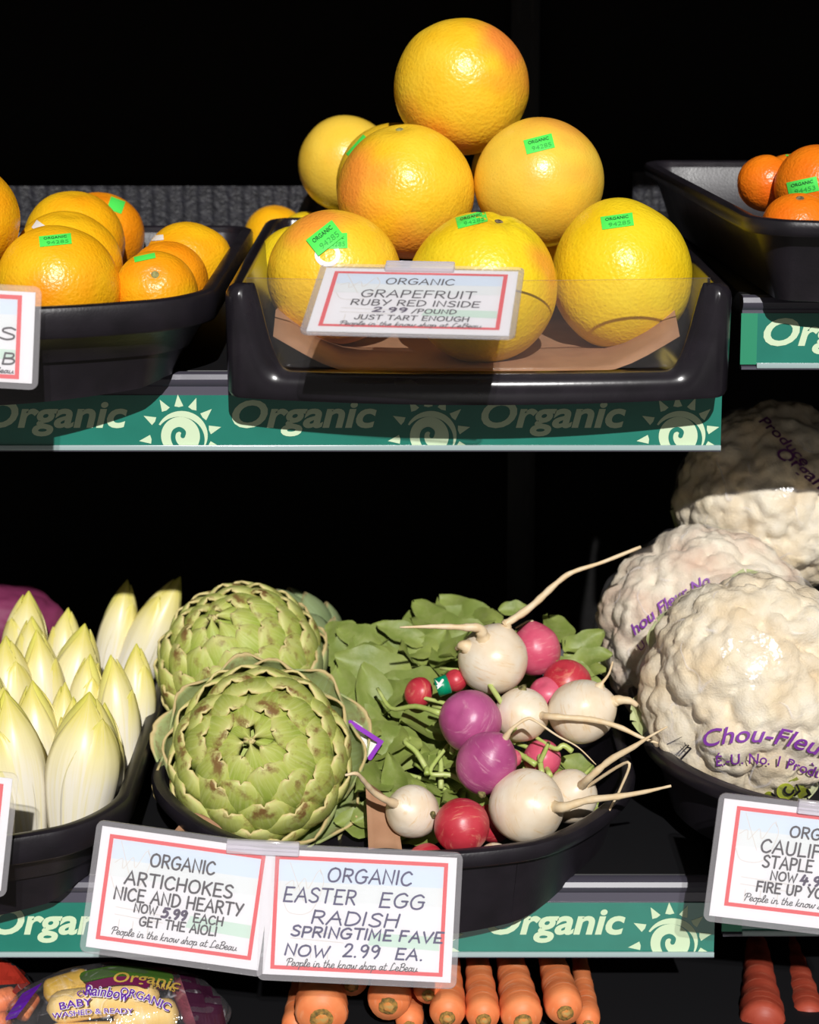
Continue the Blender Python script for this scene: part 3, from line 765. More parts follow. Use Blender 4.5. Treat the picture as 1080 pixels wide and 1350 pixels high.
price_card('white price card reading organic grapefruit, leaning on the clear panel', (433, 353, -.080), (686, 358, -.098), (404, 436, -.162), [
    ('ORGANIC', .33, .68, .25, .11, B, .06, 0, .0012), ('GRAPEFRUIT', .22, .80, .46, .13, B, .06, 0, .0013), ('RUBY RED INSIDE', .18, .83, .590, .10, B, .06, 0, .0012),
    ('2.99', .30, .47, .690, .080, V_, .1, 0, .0016), ('/POUND', .50, .72, .70, .075, B, .06, 0, .0011), ('JUST TART ENOUGH', .22, .79, .81, .08, B, .06, 0, .0011)], (.31, .67), tagx=(.15, .86), tagy=.098, seed=1)
price_card('white price card for artichokes, with printed black words, on the lower tray', (143, 1090, -.103), (371, 1122, -.103), (113, 1248, -.113), [
    ('ORGANIC', .30, .67, .27, .12, B, .04, 0, .00165), ('ARTICHOKES', .17, .79, .44, .12, B, .04, 0, .0017), ('NICE AND HEARTY', .12, .86, .575, .115, B, .04, 0, .00165),
    ('NOW', .245, .375, .660, .08, B, .04, 0, .0014), ('5.99', .405, .545, .672, .088, V_, .15, 0, .0021), ('EACH', .59, .76, .675, .08, B, .04, 0, .0014), ('GET THE AIOLI', .285, .73, .765, .085, B, .04, 0, .0014)],
    None, tagx=(.13, .86), tagy=.135, seed=2)
price_card('white price card for easter egg radishes, handwritten in navy marker', (373, 1120, -.102), (622, 1132, -.102), (346, 1284, -.113), [
    ('ORGANIC', .32, .76, .235, .125, N_, .12, .0004, .0016), ('EASTER', .09, .47, .41, .13, N_, .14, .0004, .0016), ('EGG', .60, .83, .42, .13, N_, .14, .0004, .0016), ('RADISH', .24, .70, .575, .12, N_, .14, .0004, .0016),
    ('SPRINGTIME FAVE', .14, .94, .685, .095, N_, .14, .0004, .0017), ('NOW', .11, .34, .84, .10, N_, .14, .0004, .0016), ('2.99', .42, .61, .83, .12, N_, .14, .0003, .0016), ('EA.', .70, .84, .83, .10, N_, .14, .0003, .0016)],
    (-.22, .165), tagx=(.12, .82), tagy=.075, seed=3, border=(.04, .955, .045, .955))
price_card('white price card for cauliflower at the right frame edge', (950, 1052, -.085), (1202, 1082, -.085), (935, 1207, -.095), [
    ('ORGANIC', .36, .70, .255, .105, B, .04, 0, .0016), ('CAULIFLOWER', .22, .86, .41, .125, B, .04, 0, .00165), ('STAPLE', .24, .50, .535, .115, B, .04, 0, .0016),
    ('NOW', .29, .425, .635, .085, B, .04, 0, .0014), ('4.99', .445, .59, .645, .09, V_, .15, 0, .0021), ('FIRE UP YOUR', .225, .66, .745, .095, B, .04, 0, .0016)],
    (.38, .72), tagx=(.165, .86), tagy=.165, seed=4, border=(.07, .95, .05, .90))
price_card('white price card for oranges at the left frame edge', (-195, 372, -.135), (53, 386, -.135), (-205, 492, -.14), [
    ('ORANGES', .10, .90, .53, .15, B, .05, 0, .0014), ('LB', .76, .90, .80, .14, B, .12, 0, .0014)], (.3, .65), tagx=(.15, .90), tagy=.10, seed=5, border=(.05, .93, .04, .96))
price_card('sliver of a white price card by the endives at the left frame edge', (-215, 1000, -.118), (2, 1025, -.118), (-215, 1150, -.125), [], (.3, .65), seed=6)
# ------------------------------------------------------------------ vegetable materials
def uvmat(name, stops, nscale=60, namt=.25, dark=None, rough=.5, streak=None, bump=.2, bscale=200, bd=.0006, tip=None, spec=.4, sss=0):
    """colour running along a leaf (uv.y), with streaks across it"""
    t = NT(name)
    uv = t.n('ShaderNodeUVMap').outputs[0]
    sp = t.n('ShaderNodeSeparateXYZ'); t.l(uv, sp.inputs[0])
    nz = t.noise(nscale, 3)
    ad = t.n('ShaderNodeMath', operation='MULTIPLY_ADD'); t.l(nz, ad.inputs[0]); ad.inputs[1].default_value = namt
    su = t.n('ShaderNodeMath', operation='SUBTRACT'); t.l(sp.outputs[1], su.inputs[0]); su.inputs[1].default_value = namt/2
    t.l(su.outputs[0], ad.inputs[2])
    c = t.ramp(ad.outputs[0], stops)
    if streak:
        mp = t.n('ShaderNodeMapping'); t.l(uv, mp.inputs[0]); mp.inputs['Scale'].default_value = (streak[1], streak[2], 1)
        c = t.mixc(t.ramp(t.noise(1, 3, .6, mp.outputs[0]), [(.46, '#000000'), (.72, '#ffffff')]), c, streak[0])
    if dark:
        mp = t.n('ShaderNodeMapping'); t.l(uv, mp.inputs[0]); mp.inputs['Scale'].default_value = (3, 2.2, 1)
        ob = t.coord()
        a = t.n('ShaderNodeVectorMath', operation='SCALE'); t.l(ob, a.inputs[0]); a.inputs['Scale'].default_value = 55
        f = t.ramp(t.noise(1, 4, .6, a.outputs[0]), [(.52, '#000000'), (.64, '#ffffff')])
        g = t.ramp(sp.outputs[1], [(dark[1], '#000000'), (dark[2], '#ffffff')])
        c = t.mixc(t.mixc(1.0, f, g, 'MULTIPLY'), c, dark[0])
    if tip:
        c = t.mixc(t.ramp(sp.outputs[1], [(tip[1], '#000000'), (tip[2], '#ffffff')]), c, tip[0])
    b = t.bump(t.noise(bscale, 3), bump, bd)
    m = t.fin(c, rough, b, spec)
    if sss: t.b.inputs['Subsurface Weight'].default_value = sss; t.b.inputs['Subsurface Radius'].default_value = (.01, .008, .004); t.b.inputs['Subsurface Scale'].default_value = .5
    return m
M['endive'] = uvmat('endive_leaf', [(0, (.75, .71, .62)), (.45, (.78, .73, .60)), (.68, (.78, .70, .36)), (.88, (.70, .61, .12)), (1, (.58, .54, .07))], 30, .22, rough=.35, streak=((.74, .66, .36), 26, 1.2), bump=.12, bscale=90)
M['endive_heart'] = uvmat('endive_heart', [(0, (.80, .72, .50)), (.55, (.82, .74, .36)), (1, (.66, .62, .09))], 30, .2, rough=.4)
M['bract'] = uvmat('artichoke_bract', [(0, (.26, .36, .05)), (.5, (.33, .41, .065)), (.8, (.42, .46, .10)), (1, (.56, .53, .20))], 45, .45, dark=((.20, .11, .035), .40, .85), streak=((.50, .54, .18), 16, 1.5), rough=.55, tip=((.60, .50, .22), .965, .99), bump=.25, bscale=160)
M['bract_outer'] = uvmat('artichoke_outer_bract', [(0, (.22, .29, .085)), (.5, (.25, .32, .10)), (1, (.36, .40, .16))], 45, .5, dark=((.22, .14, .06), .72, .97), streak=((.36, .44, .20), 22, 1.2), rough=.6, tip=((.52, .40, .18), .95, .985), bump=.25, bscale=160)
M['bract_blue'] = uvmat('artichoke_grey_green_bract', [(0, (.16, .24, .10)), (1, (.27, .33, .15))], 45, .5, streak=((.28, .36, .19), 22, 1.2), rough=.6, tip=((.45, .36, .17), .94, .985))  # duller grey-green for the rearmost artichoke and the stems
M['radish_leaf'] = uvmat('radish_leaf', [(0, (.28, .33, .08)), (.5, (.17, .225, .045)), (1, (.23, .285, .065))], 60, .6, streak=((.25, .29, .09), 3, 6), rough=.5, bump=.4, bscale=120, bd=.001)
M['radish_stalk'] = simple('radish_stalk', (.36, .46, .10), .4, .5, col2=(.50, .56, .20), nscale=90)
def root_mat(name, c1, c2, scuff, rough=.38, tex=None):
    t = NT(name)
    c = t.ramp(t.noise(38, 3), [(.32, c1), (.68, c2)])
    mp = t.n('ShaderNodeMapping'); t.l(t.coord(), mp.inputs[0]); mp.inputs['Scale'].default_value = (60, 60, 420)
    c = t.mixc(t.ramp(t.noise(1, 4, .65, mp.outputs[0]), [(.56, '#000000'), (.74, '#ffffff')]), c, scuff)
    c = t.mixc(t.ramp(t.voro(190), [(.02, '#ffffff'), (.06, '#000000')]), c, scuff)
    return t.fin(c, rough, t.bump(t.noise(120, 3), .25, .0008), .5)
M['radish_white'] = root_mat('white_radish_skin', (.75, .60, .42), (.81, .73, .60), (.70, .49, .25))
M['radish_purple'] = root_mat('purple_radish_skin', (.34, .05, .175), (.47, .105, .26), (.58, .25, .36))
M['radish_red'] = root_mat('red_radish_skin', (.46, .022, .04), (.54, .045, .065), (.66, .22, .15))
M['radish_pink'] = root_mat('pink_radish_skin', (.56, .06, .13), (.66, .12, .19), (.72, .26, .28))
M['root_tip'] = simple('radish_taproot', (.70, .52, .30), .5, .4, col2=(.74, .60, .40), nscale=120, bump=.3)
M['crown_scar'] = simple('radish_crown_scar', (.06, .05, .02), .8, .2, col2=(.30, .26, .10), nscale=250)
M['curd'] = (lambda t: t.fin(t.mixc(t.ramp(t.noise(24, 3), [(.40, '#000000'), (.75, '#ffffff')]), t.ramp(t.noise(90, 3), [(.3, (.76, .67, .50)), (.7, (.80, .74, .61))]), (.68, .53, .32)), .65, t.bump(t.noise(520, 3), .6, .0012, t.bump(t.voro(150), -.5, .002)), .3))(NT('cauliflower_curd'))
M['curd_pinkish'] = (lambda t: t.fin(t.mixc(t.ramp(t.noise(24, 3), [(.45, '#000000'), (.7, '#ffffff')]), t.ramp(t.noise(90, 3), [(.3, (.76, .67, .52)), (.7, (.82, .75, .62))]), (.64, .46, .34)), .65, t.bump(t.noise(520, 3), .6, .0012, t.bump(t.voro(150), -.5, .002)), .3))(NT('cauliflower_curd_pinkish'))
M['cauli_leaf'] = simple('cauliflower_leaf', (.45, .50, .22), .5, .4, col2=(.6, .62, .38), nscale=40)
def carrot_mat(name, a, b, c3):
    t = NT(name)
    c = t.ramp(t.noise(50, 3), [(.3, a), (.7, b)])
    mp = t.n('ShaderNodeMapping'); t.l(t.coord(), mp.inputs[0]); mp.inputs['Scale'].default_value = (30, 30, 260)
    f = t.noise(1, 3, .6, mp.outputs[0])
    c = t.mixc(t.ramp(f, [(.56, '#000000'), (.74, '#ffffff')]), c, c3)
    return t.fin(c, .5, t.bump(f, .3, .0015), .35)
M['carrot'] = carrot_mat('carrot_skin', (.76, .19, .06), (.82, .27, .10), (.84, .44, .26))
M['carrot_red_shaded'] = carrot_mat('reddish_carrot_skin_shaded', (.30, .04, .02), (.38, .065, .035), (.5, .15, .09))  # shade of the card and tray above is darkened into this skin colour
M['carrot_yellow'] = carrot_mat('yellow_carrot_skin', (.80, .54, .15), (.84, .62, .24), (.84, .66, .34))
M['carrot_gold'] = carrot_mat('gold_carrot_skin', (.72, .44, .05), (.78, .5, .07), (.8, .56, .2))
M['carrot_purple'] = carrot_mat('purple_carrot_skin', (.15, .02, .04), (.22, .035, .06), (.32, .12, .12))
M['carrot_core'] = simple('carrot_core', (.62, .22, .05), .7, .2, col2=(.45, .30, .10), nscale=300)
M['carrot_crown'] = simple('carrot_crown', (.12, .09, .03), .8, .2, col2=(.42, .22, .05), nscale=260)
M['bag_purple'] = simple('bag_purple_ink', (.11, .015, .34), .35)
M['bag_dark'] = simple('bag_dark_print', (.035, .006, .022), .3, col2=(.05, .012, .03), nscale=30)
M['bag_green'] = simple('bag_green_ink', (.06, .14, .02), .4)
M['bag_gold'] = simple('bag_gold_ink', (.50, .33, .06), .4)
M['bag_white'] = simple('bag_white_ink', (.75, .7, .72), .4)
M['bag_maroon'] = simple('bag_maroon_ink', (.14, .01, .06), .4)
M['bag_red'] = simple('bag_red_ink', (.45, .035, .02), .4)
M['magenta'] = simple('magenta_wrapper', (.15, .02, .065), .6, .3, col2=(.20, .03, .09), nscale=30)
M['teal'] = simple('teal_tie', (.0, .26, .13), .35)
M['tag_purple'] = simple('tag_purple', (.28, .04, .5), .45)

# ------------------------------------------------------------------ endives
def frame_to(dirv, face=None):
    z = Vector(dirv).normalized(); f = Vector(face) if face else Vector((0, -1, .3))
    y = -(f-z*f.dot(z)).normalized(); x = y.cross(z)
    return Matrix((x, y, z)).transposed()      # local -y faces the viewer side
def endive(label, tip, base, wpx, y, dy=.012, turn=0, seed=0):
    """tip and base in pixels; the base is where the tray or a neighbour hides it"""
    r_ = random.Random(seed)
    T = at(tip[0], tip[1], y+dy); Bv = at(base[0], base[1], y)
    ax = (T-Bv).normalized()
    fl = ZL+(y)*TT+.009
    Lb = max(0, (Bv.z-fl)/max(.3, ax.z)) if Bv.z > fl else 0
    Bv = Bv-ax*min(Lb, .05)
    Ln = (T-Bv).length
    Rm = wpx/2*mpp(T)
    t = thing('endive', label, 'endive', Bv, frame_to(ax), 'white endives standing in the tray')
    def prof(s):   # bud radius along its length
        return Rm*(.52+.50*math.sin(min(1, s/.62)*PI*.5))*(1-max(0, (s-.42)/.58)**2.9) if s < 1 else 0
    def leaf(name, phi, h, span, off, mat='endive', curl=0):
        V, Fc, U = [], [], []
        nu, nv = 12, 22
        for j in range(nv+1):
            v = j/nv
            sp = span*(1-max(0, (v-.35)/.65)**2.2)**.62 if v < 1 else .0
            for i in range(nu+1):
                u = i/nu*2-1
                s = v*h
                rr = prof(min(s, .999))*off+.0007
                if v > .86: rr += curl*Rm*((v-.86)/.14)**2
                rr *= 1+.03*math.cos(u*PI)+.012*math.cos(u*PI*4)
                ph = phi+u*sp
                V.append(Vector((rr*math.sin(ph), -rr*math.cos(ph)*.86, s*Ln))); U.append((i/nu, v*.9+.1*abs(u)*v))
        for j in range(nv):
            for i in range(nu): a = j*(nu+1)+i; Fc.append((a, a+1, a+nu+2, a+nu+1))
        o = mesh(name, V, Fc, M[mat], t, U)
        m = o.modifiers.new('s', 'SOLIDIFY'); m.thickness = .0011; m.offset = 0
        return o
    V, Fc, U = [], [], []
    for j in range(25):
        s = j/24
        for i in range(20):
            a = 2*PI*i/20; rr = prof(min(s, .995))*.93*(1+.04*math.cos(3*a+seed)); V.append(Vector((rr*math.sin(a), -rr*math.cos(a)*.86, s*Ln))); U.append((i/20, s))
    for j in range(24):
        for i in range(20): a = j*20+i; b = j*20+(i+1) % 20; Fc.append((a, b, b+20, a+20))
    Fc.append(tuple(range(20))[::-1]); Fc.append(tuple(24*20+i for i in range(20)))
    mesh('heart', V, Fc, M['endive_heart'], t, U)
    leaf('leaf', turn+PI*.95, .98, 1.5, 1.0)
    leaf('leaf', turn+r_.choice((-1, 1))*1.15, .965, 1.35, 1.015, curl=.05)
    leaf('leaf', turn+r_.uniform(-.25, .25), .99, 1.30, 1.05, curl=-.02)
    leaf('leaf', turn+r_.choice((-1, 1))*r_.uniform(.7, 1.0), r_.uniform(.74, .86), 1.15, 1.085, curl=.05)
    return t
E = [
 ('large endive in front at the tray right corner, broad white face', (118, 912), (98, 1090), 94, .035, .1),
 ('front endive left of the broad corner one, leaning left', (6, 910), (35, 1100), 76, .030, .3),
 ('cut-off front endive at the left frame edge behind the white card sliver', (-12, 985), (-4, 1105), 50, .012, 0),
 ('slim endive standing between the two front ones, one row back', (43, 897), (58, 1050), 62, .085, -.2),
 ('small yellow-tipped endive behind the broad corner one, left of centre', (86, 899), (84, 990), 42, .100, .2),
 ('little endive wedged right behind the broad corner one', (97, 918), (92, 1010), 36, .080, -.3),
 ('narrow endive at the right tray wall beside the broad corner one', (138, 926), (140, 1030), 44, .080, 0),
 ('green-tipped endive in the second row at the right', (146, 863), (156, 980), 54, .135, .3),
 ('yellowish endive just left of the green-tipped second-row one', (119, 862), (112, 960), 46, .150, -.3),
 ('pale round-shouldered endive at the right wall, in the third row', (180, 848), (178, 950), 48, .180, 0),
 ('tall endive at the back right with its tip in deep shade', (238, 760), (172, 900), 58, .345, .2),
 ('tall endive with shaded tip, left of the back right one', (168, 764), (146, 880), 50, .355, 0),
 ('wide pale endive in the middle of the third row', (112, 822), (90, 930), 66, .200, .4),
 ('pointed endive at the back, left of the wide middle one', (90, 801), (84, 880), 44, .270, -.2),
 ('tallest endive at the back left by the magenta wrapper', (38, 779), (32, 870), 56, .270, .1),
 ('endive nested in front of the tallest back left one', (42, 812), (44, 900), 50, .225, 0),
 ('endive with a green-yellow tip in the middle of the left rows', (48, 830), (58, 950), 56, .165, .4),
 ('plump endive by the left frame edge in the third row', (8, 838), (14, 960), 68, .150, -.2),
 ('endive at the left frame edge low behind the leaning front one', (-22, 862), (-10, 980), 60, .095, .2),
]
for i, (lb, tp, bs, w, y, tn) in enumerate(E): endive(lb, tp, bs, w, y, .012, tn, i)
# magenta wrapped bundle behind the endives
c = at(2, 822, .33)
t = thing('wrapped_radicchio', 'magenta wrapped head behind the endives at the left frame edge', 'radicchio', c)
D, Fc = ico(5); V = [Vector((d.x*.062, d.y*.045, d.z*.040))*(1+.07*noise.noise(d*2.2)+.03*noise.noise(d*6)) for d in D]
mesh('wrapper', V, Fc, M['magenta'], t)

# ------------------------------------------------------------------ artichokes
def artichoke(label, px, py, rpx, y, axis, n=64, seed=0, flat=.93, flare=1.0, mats=('bract', 'bract_outer'), phimax=104, twist=0, tipcol=None):
    c = at(px, py, y); Rr = rpx*mpp(c); r_ = random.Random(seed)
    t = thing('artichoke', label, 'artichoke', c, Vector(axis).normalized().to_track_quat('Z', 'Y'), 'green artichokes in the shared tray')
    # globe body under the bracts
    D, Fc = ico(4); V = [Vector((d.x, d.y, d.z*flat))*Rr*.76 for d in D]
    mesh('heart', V, Fc, M[mats[0]], t, [(0.5, .3) for _ in V])
    groups = {0: ([], [], []), 1: ([], [], [])}
    outer_list = []
    for i in range(n):
        q = (i+.6)/n
        phi = R(-5+(phimax+5)*q**.86)
        az = i*2.39996+twist+r_.uniform(-.08, .08)
        wid = Rr*(.14+.36*q**.7)*r_.uniform(.92, 1.08)
        hgt = R(22+34*q**.6)*r_.uniform(.93, 1.1)         # angular length
        out = max(0, (q-.74)/.26)*flare
        nu, nv = 8, 10
        V, Fc2, U = [], [], []
        notch = r_.uniform(.03, .09); skew = r_.uniform(-.1, .1)
        for j in range(nv+1):
            v = j/nv
            for k in range(nu+1):
                u = k/nu*2-1
                w = wid*(.72+.42*math.sin(PI*(.18+.62*v)))*(1-.58*max(0, (v-.72)/.28)**2.2)
                ph = phi+hgt*(1-v)-hgt*notch*0
                ph -= R(2.2)*(1-u*u)*v*(1-out)
                if j == nv: ph += R(3.0)*math.exp(-(u/.16)**2)*(1-q*.3)      # notch in the tip
                rad = Rr*(.80+.20*v**.75)*(1+.012*math.sin(i*7.1))
                rad += Rr*(.040*v*v*math.cos(u*PI*.5) + out*.30*v**1.6)
                rad += Rr*.045*(1-u*u)*math.sin(PI*v)                # domed back
                rad -= Rr*.05*u*u*v*(1-.6*out)
                s, cz = math.sin(ph), math.cos(ph)
                da = u*w/max(Rr*.30, rad*max(.18, math.sin(ph)))
                a = az+da+skew*v*.3
                p = Vector((rad*s*math.cos(a), rad*s*math.sin(a), rad*cz*flat))
                p += noise.noise_vector(p*45+Vector((i, 0, 0)))*Rr*.020*v
                V.append(p); U.append((k/nu+i*.37, v))
        for j in range(nv):
            for k in range(nu): a0 = j*(nu+1)+k; Fc2.append((a0, a0+1, a0+nu+2, a0+nu+1))
        if q > .74: outer_list.append((V, Fc2, U))
        else:
            G = groups[0]; o0 = len(G[0]); G[0].extend(V); G[1].extend(tuple(x+o0 for x in f) for f in Fc2); G[2].extend(U)
    def solid(o): m = o.modifiers.new('s', 'SOLIDIFY'); m.thickness = Rr*.024; m.offset = -1
    solid(mesh('bracts', *groups[0][:2], M[mats[0]], t, groups[0][2]))
    for V, Fc2, U in outer_list: solid(mesh('outer_bract', V, Fc2, M[mats[1]], t, U))
    bm = bmesh.new(); bmesh.ops.create_cone(bm, cap_ends=True, segments=14, radius1=Rr*.20, radius2=Rr*.24, depth=Rr*.5)
    for v in bm.verts: v.co.z -= Rr*.82
    bmo('stem', bm, M['bract_blue'], t)
    return t
artichoke('large artichoke in front, its rosette of bracts facing the viewer', 343, 1000, 122, .075, (-.02, -.80, .42), 66, 3, .94, 1.0)
artichoke('second artichoke behind the front one, brown-flecked crown', 318, 878, 112, .225, (-.22, -.50, .62), 74, 8, .92, .15)
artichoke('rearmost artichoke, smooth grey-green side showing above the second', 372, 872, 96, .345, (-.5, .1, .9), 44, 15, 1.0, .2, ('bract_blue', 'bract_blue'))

# purple price tag and kraft paper near them
def sheet(name, label, cat, P, mat, group=None, thick=.0005):
    """small bent sheet from four world corners"""
    c = sum((Vector(p) for p in P), Vector())/4
    t = thing(name, label, cat, c)
    V, Fc = grid2d(6, 6); W_ = []
    for u, v in V:
        p = (P[0]*(1-u)+P[1]*u)*(1-v)+(P[3]*(1-u)+P[2]*u)*v
        W_.append(p-c+Vector((0, .004*math.sin(u*PI), .002*math.sin(v*3))))
    o = mesh('sheet', W_, Fc, M[mat], t); m = o.modifiers.new('s', 'SOLIDIFY'); m.thickness = thick
    return t, o
P = [at(462, 990, .10), at(488, 1000, .095), at(503, 978, .10), at(466, 950, .115)]
t, o = sheet('bunch_tag', 'purple edged white tag poking out between artichoke and radish leaves', 'tag', P, 'sticker_white')
Vb, Fb = ribbon([[(462, 952), (502, 978), (488, 999)]], 6)
bt = [at(q[0], q[1], .094) for q in Vb]
o2 = mesh('tag_border', to_local(t, bt), Fb, M['tag_purple'], t, smooth=False); m = o2.modifiers.new('s', 'SOLIDIFY'); m.thickness = .0006
P = [at(230, 1095, .0), at(300, 1105, -.010), at(284, 1085, .0), at(258, 1072, .008)]
sheet('paper_liner', 'torn corner of brown kraft paper in front of the large artichoke', 'paper', P, 'kraft')
P = [at(486, 1120, .0), at(530, 1120, .0), at(520, 1060, .03), at(482, 1030, .035)]
sheet('paper_liner', 'brown kraft paper standing behind the small rooted white radish', 'paper', P, 'kraft')

# ------------------------------------------------------------------ radishes
RG = 'bunched easter egg radishes'
def radish(label, px, py, rpx, y, mat, rdir=None, roots=(), el=1.0, point=.25, scar=None, stalks=(), seed=0, sub=5, cat='radish'):
    """rdir: pixel direction of the root end; roots: pixel paths with depth offsets and pixel radii"""
    c = at(px, py, y); r = rpx*mpp(c)
    main = [at(q[0], q[1], y+q[2]) for q in roots[0]] if roots else None
    dv = (main[1]-c).normalized() if main else Vector((rdir[0], rdir[2] if len(rdir) > 2 else 0, -rdir[1])).normalized() if rdir else Vector((.3, .8, -.4)).normalized()
    if main: point = max(point, .10)
    t = thing('radish', label, cat, c, dv.to_track_quat('Z', 'Y'), RG)
    D, Fc = ico(sub); V = []
    for d in D:
        pol = math.acos(max(-1, min(1, d.z)))
        k = 1+.03*noise.noise(d*1.4+Vector((seed*2.3, 0, 4)))+.008*noise.noise(d*5+Vector((seed, 0, 4)))
        k += point*math.exp(-(pol/.38)**2)-.10*math.exp(-((PI-pol)/.32)**2)
        V.append(Vector((d.x*k, d.y*k, d.z*k*el))*r)
    b = mesh('bulb', V, Fc, M[mat], t)
    for path in roots:
        pts = [at(q[0], q[1], y+q[2]) for q in path]; rads = [q[3]*mpp(c) for q in path]
        d1 = (pts[1]-c).normalized(); pts[0] = c+d1*r*.80*el; rads[0] = r*.30; far = (pts[1]-c).length
        if far > r*1.12*el: pts.insert(1, c+d1*r*1.10*el); rads.insert(1, max(rads[1]*1.25, r*.12 if rads[1] > .0015 else rads[1]))
        else: pts[1] = c+d1*r*1.10*el
        Vt, Ft = tube_data(pts, rads, 8, 6, .25); mesh('taproot', to_local(t, Vt), Ft, M['root_tip'], t)
    if scar:
        p = at(scar[0], scar[1], y); d = (CAM-p).normalized()
        s = Surf([b]); h = s.hit(scar[0], scar[1], .0)
        bm = bmesh.new(); bmesh.ops.create_icosphere(bm, subdivisions=2, radius=scar[2]*mpp(c))
        for v in bm.verts: v.co = v.co*(1+.5*noise.noise(v.co*400)); 
        Vs = [v.co+h for v in bm.verts]; Fs = [tuple(v.index for v in f.verts) for f in bm.faces]; bm.free()
        mesh('crown_scar', to_local(t, Vs), Fs, M['crown_scar'], t)
    for st in stalks:
        pts = [at(q[0], q[1], y+q[2]) for q in st]
        Vt, Ft = tube_data(pts, [3.4*mpp(c), 3.0*mpp(c), 2.4*mpp(c)], 8, 5, .15); mesh('leaf_stalk', to_local(t, Vt), Ft, M['radish_stalk'], t)
    return t
radish('white radish on top of the bunch with two long pale roots', 650, 870, 46, .115, 'radish_white', (-.1, -1, .1), [
    [(655, 838, -.006, 9), (668, 822, -.002, 5.5), (700, 800, 0, 4.8), (735, 768, .004, 4.2), (756, 754, .005, 3.2), (795, 741, .008, 2.8), (845, 721, .012, 2.2)],
    [(640, 842, -.018, 10), (632, 828, -.022, 6), (610, 827, -.024, 4.6), (575, 826, -.026, 3.2), (527, 827, -.03, 1.2)],
    [(634, 846, -.02, 5), (612, 852, -.012, 6), (602, 855, -.006, 3)]], point=.06, scar=None, seed=1)
radish('upper purple radish, left of the bunch centre', 620, 951, 41, .065, 'radish_purple', (.4, .5, .6), [], 1.04, .05, seed=2)
radish('oval purple radish below the other purple one, thin root curling right', 641, 1006, 39, .030, 'radish_purple', (.55, -.8, -.05), [
    [(663, 972, -.012, 5), (676, 960, -.014, 2.6), (694, 948, -.014, 2.2), (705, 950, -.014, 1.8), (735, 970, -.013, 1.4), (762, 985, -.012, 1.0), (786, 1008, -.012, .7)]], 1.13, .08, (636, 1046, 6), seed=3)
radish('white radish tucked behind the purple pair', 688, 942, 36, .080, 'radish_white', (1, .15, -.2), [
    [(708, 946, -.026, 7), (730, 945, -.03, 4.4), (780, 949, -.034, 4.0), (815, 958, -.04, 3.4), (845, 972, -.044, 2.6), (868, 980, -.046, 1.4)]], 1.0, .10, (690, 908, 6), seed=4)
radish('white radish at the right with a stout root pointing at the cauliflower', 767, 938, 42, .080, 'radish_white', (1, -.10, -.1), [
    [(800, 927, -.012, 10), (815, 923, -.012, 6), (830, 924, -.012, 5), (840, 930, -.011, 3)], [(795, 905, -.008, 1.5), (803, 888, -.008, 1.6), (808, 872, -.008, 1.2)]], 1.08, .10, seed=5)
radish('biggest white radish in front, long root over the tray rim', 694, 1063, 49, .010, 'radish_white', (1, .1, -.25), [
    [(725, 1068, -.030, 11), (745, 1064, -.034, 6.5), (775, 1055, -.038, 5), (815, 1050, -.044, 4), (850, 1044, -.05, 3), (885, 1036, -.056, 1.5)]], 1.02, .08, seed=6)
radish('white radish half hidden at the right of the biggest one, forked root', 752, 1050, 36, .050, 'radish_white', (.75, -.65, -.3), [
    [(762, 1036, -.028, 8), (778, 1025, -.034, 5), (805, 1002, -.04, 4.4), (835, 985, -.046, 3.4), (855, 972, -.05, 2), (880, 958, -.052, .9)],
    [(846, 982, -.048, 2.4), (828, 1005, -.05, 2), (818, 1040, -.048, 1.8), (800, 1075, -.046, 1.3), (796, 1088, -.045, .7)]], 1.0, .12, seed=7)
radish('small white radish at the left with root curling over the artichoke', 544, 1070, 35, .012, 'radish_white', (-1, -.45, -.15), [
    [(520, 1060, -.020, 8), (508, 1054, -.026, 5), (492, 1044, -.034, 4), (480, 1030, -.046, 3.4), (470, 1020, -.056, 2.6), (455, 1022, -.060, 1.4)]], 1.05, .12, (571, 1074, 5), seed=8)
radish('round red radish in front beside the price card top edge', 609, 1089, 37, -.012, 'radish_red', (.25, .45, -1), [], .98, .03, None, seed=9)
radish('pink radish at the upper right behind the top white one', 706, 857, 33, .165, 'radish_pink', (.1, -1, -.1), [[(712, 826, .0, 3), (700, 824, .002, 1.8), (680, 828, .004, 1)]], 1.08, .03, seed=10)
radish('red radish between the pink one and the right white one', 748, 903, 33, .130, 'radish_red', (.3, .8, .4), [], 1.05, .05, seed=11)
radish('dark pink radish wedged beneath the red one behind the whites', 722, 918, 26, .120, 'radish_pink', (.3, .8, .4), [], 1.0, .05, seed=12)
radish('red radish peeping out left of the top white radish', 601, 897, 15, .115, 'radish_red', (.3, .8, .4), [], 1.0, .05, seed=13, sub=4)
radish('dark red radish among the leaves left of the green tie', 552, 913, 21, .120, 'radish_red', (.6, .3, .4), [], .8, .05, seed=14, sub=4)
radish('red radish in the shade behind the biggest white one', 715, 1000, 25, .075, 'radish_pink', (.3, .8, .4), [], 1.0, .05, None, [[(712, 1005, -.024, 3), (718, 992, -.026, 3), (724, 978, -.026, 2.5)]], seed=15, sub=4)
radish('pink radish sliver right of the oval purple one', 676, 1000, 12, .055, 'radish_pink', (.3, .8, .4), [], 1.0, .05, seed=16, sub=4)
radish('red radish just showing above the radish price card', 562, 1136, 25, -.022, 'radish_red', (.3, .8, -.4), [], 1.0, .05, seed=17, sub=4)
radish('white radish low at the rim under the biggest white one', 652, 1128, 17, -.012, 'radish_white', (1, .0, .1), [], 1.2, .1, seed=18, sub=4)
radish('dark red radish in the shade between the red and biggest white ones', 650, 1085, 26, .04, 'radish_red', (.3, .8, .1), [], 1.0, .05, seed=19, sub=4)
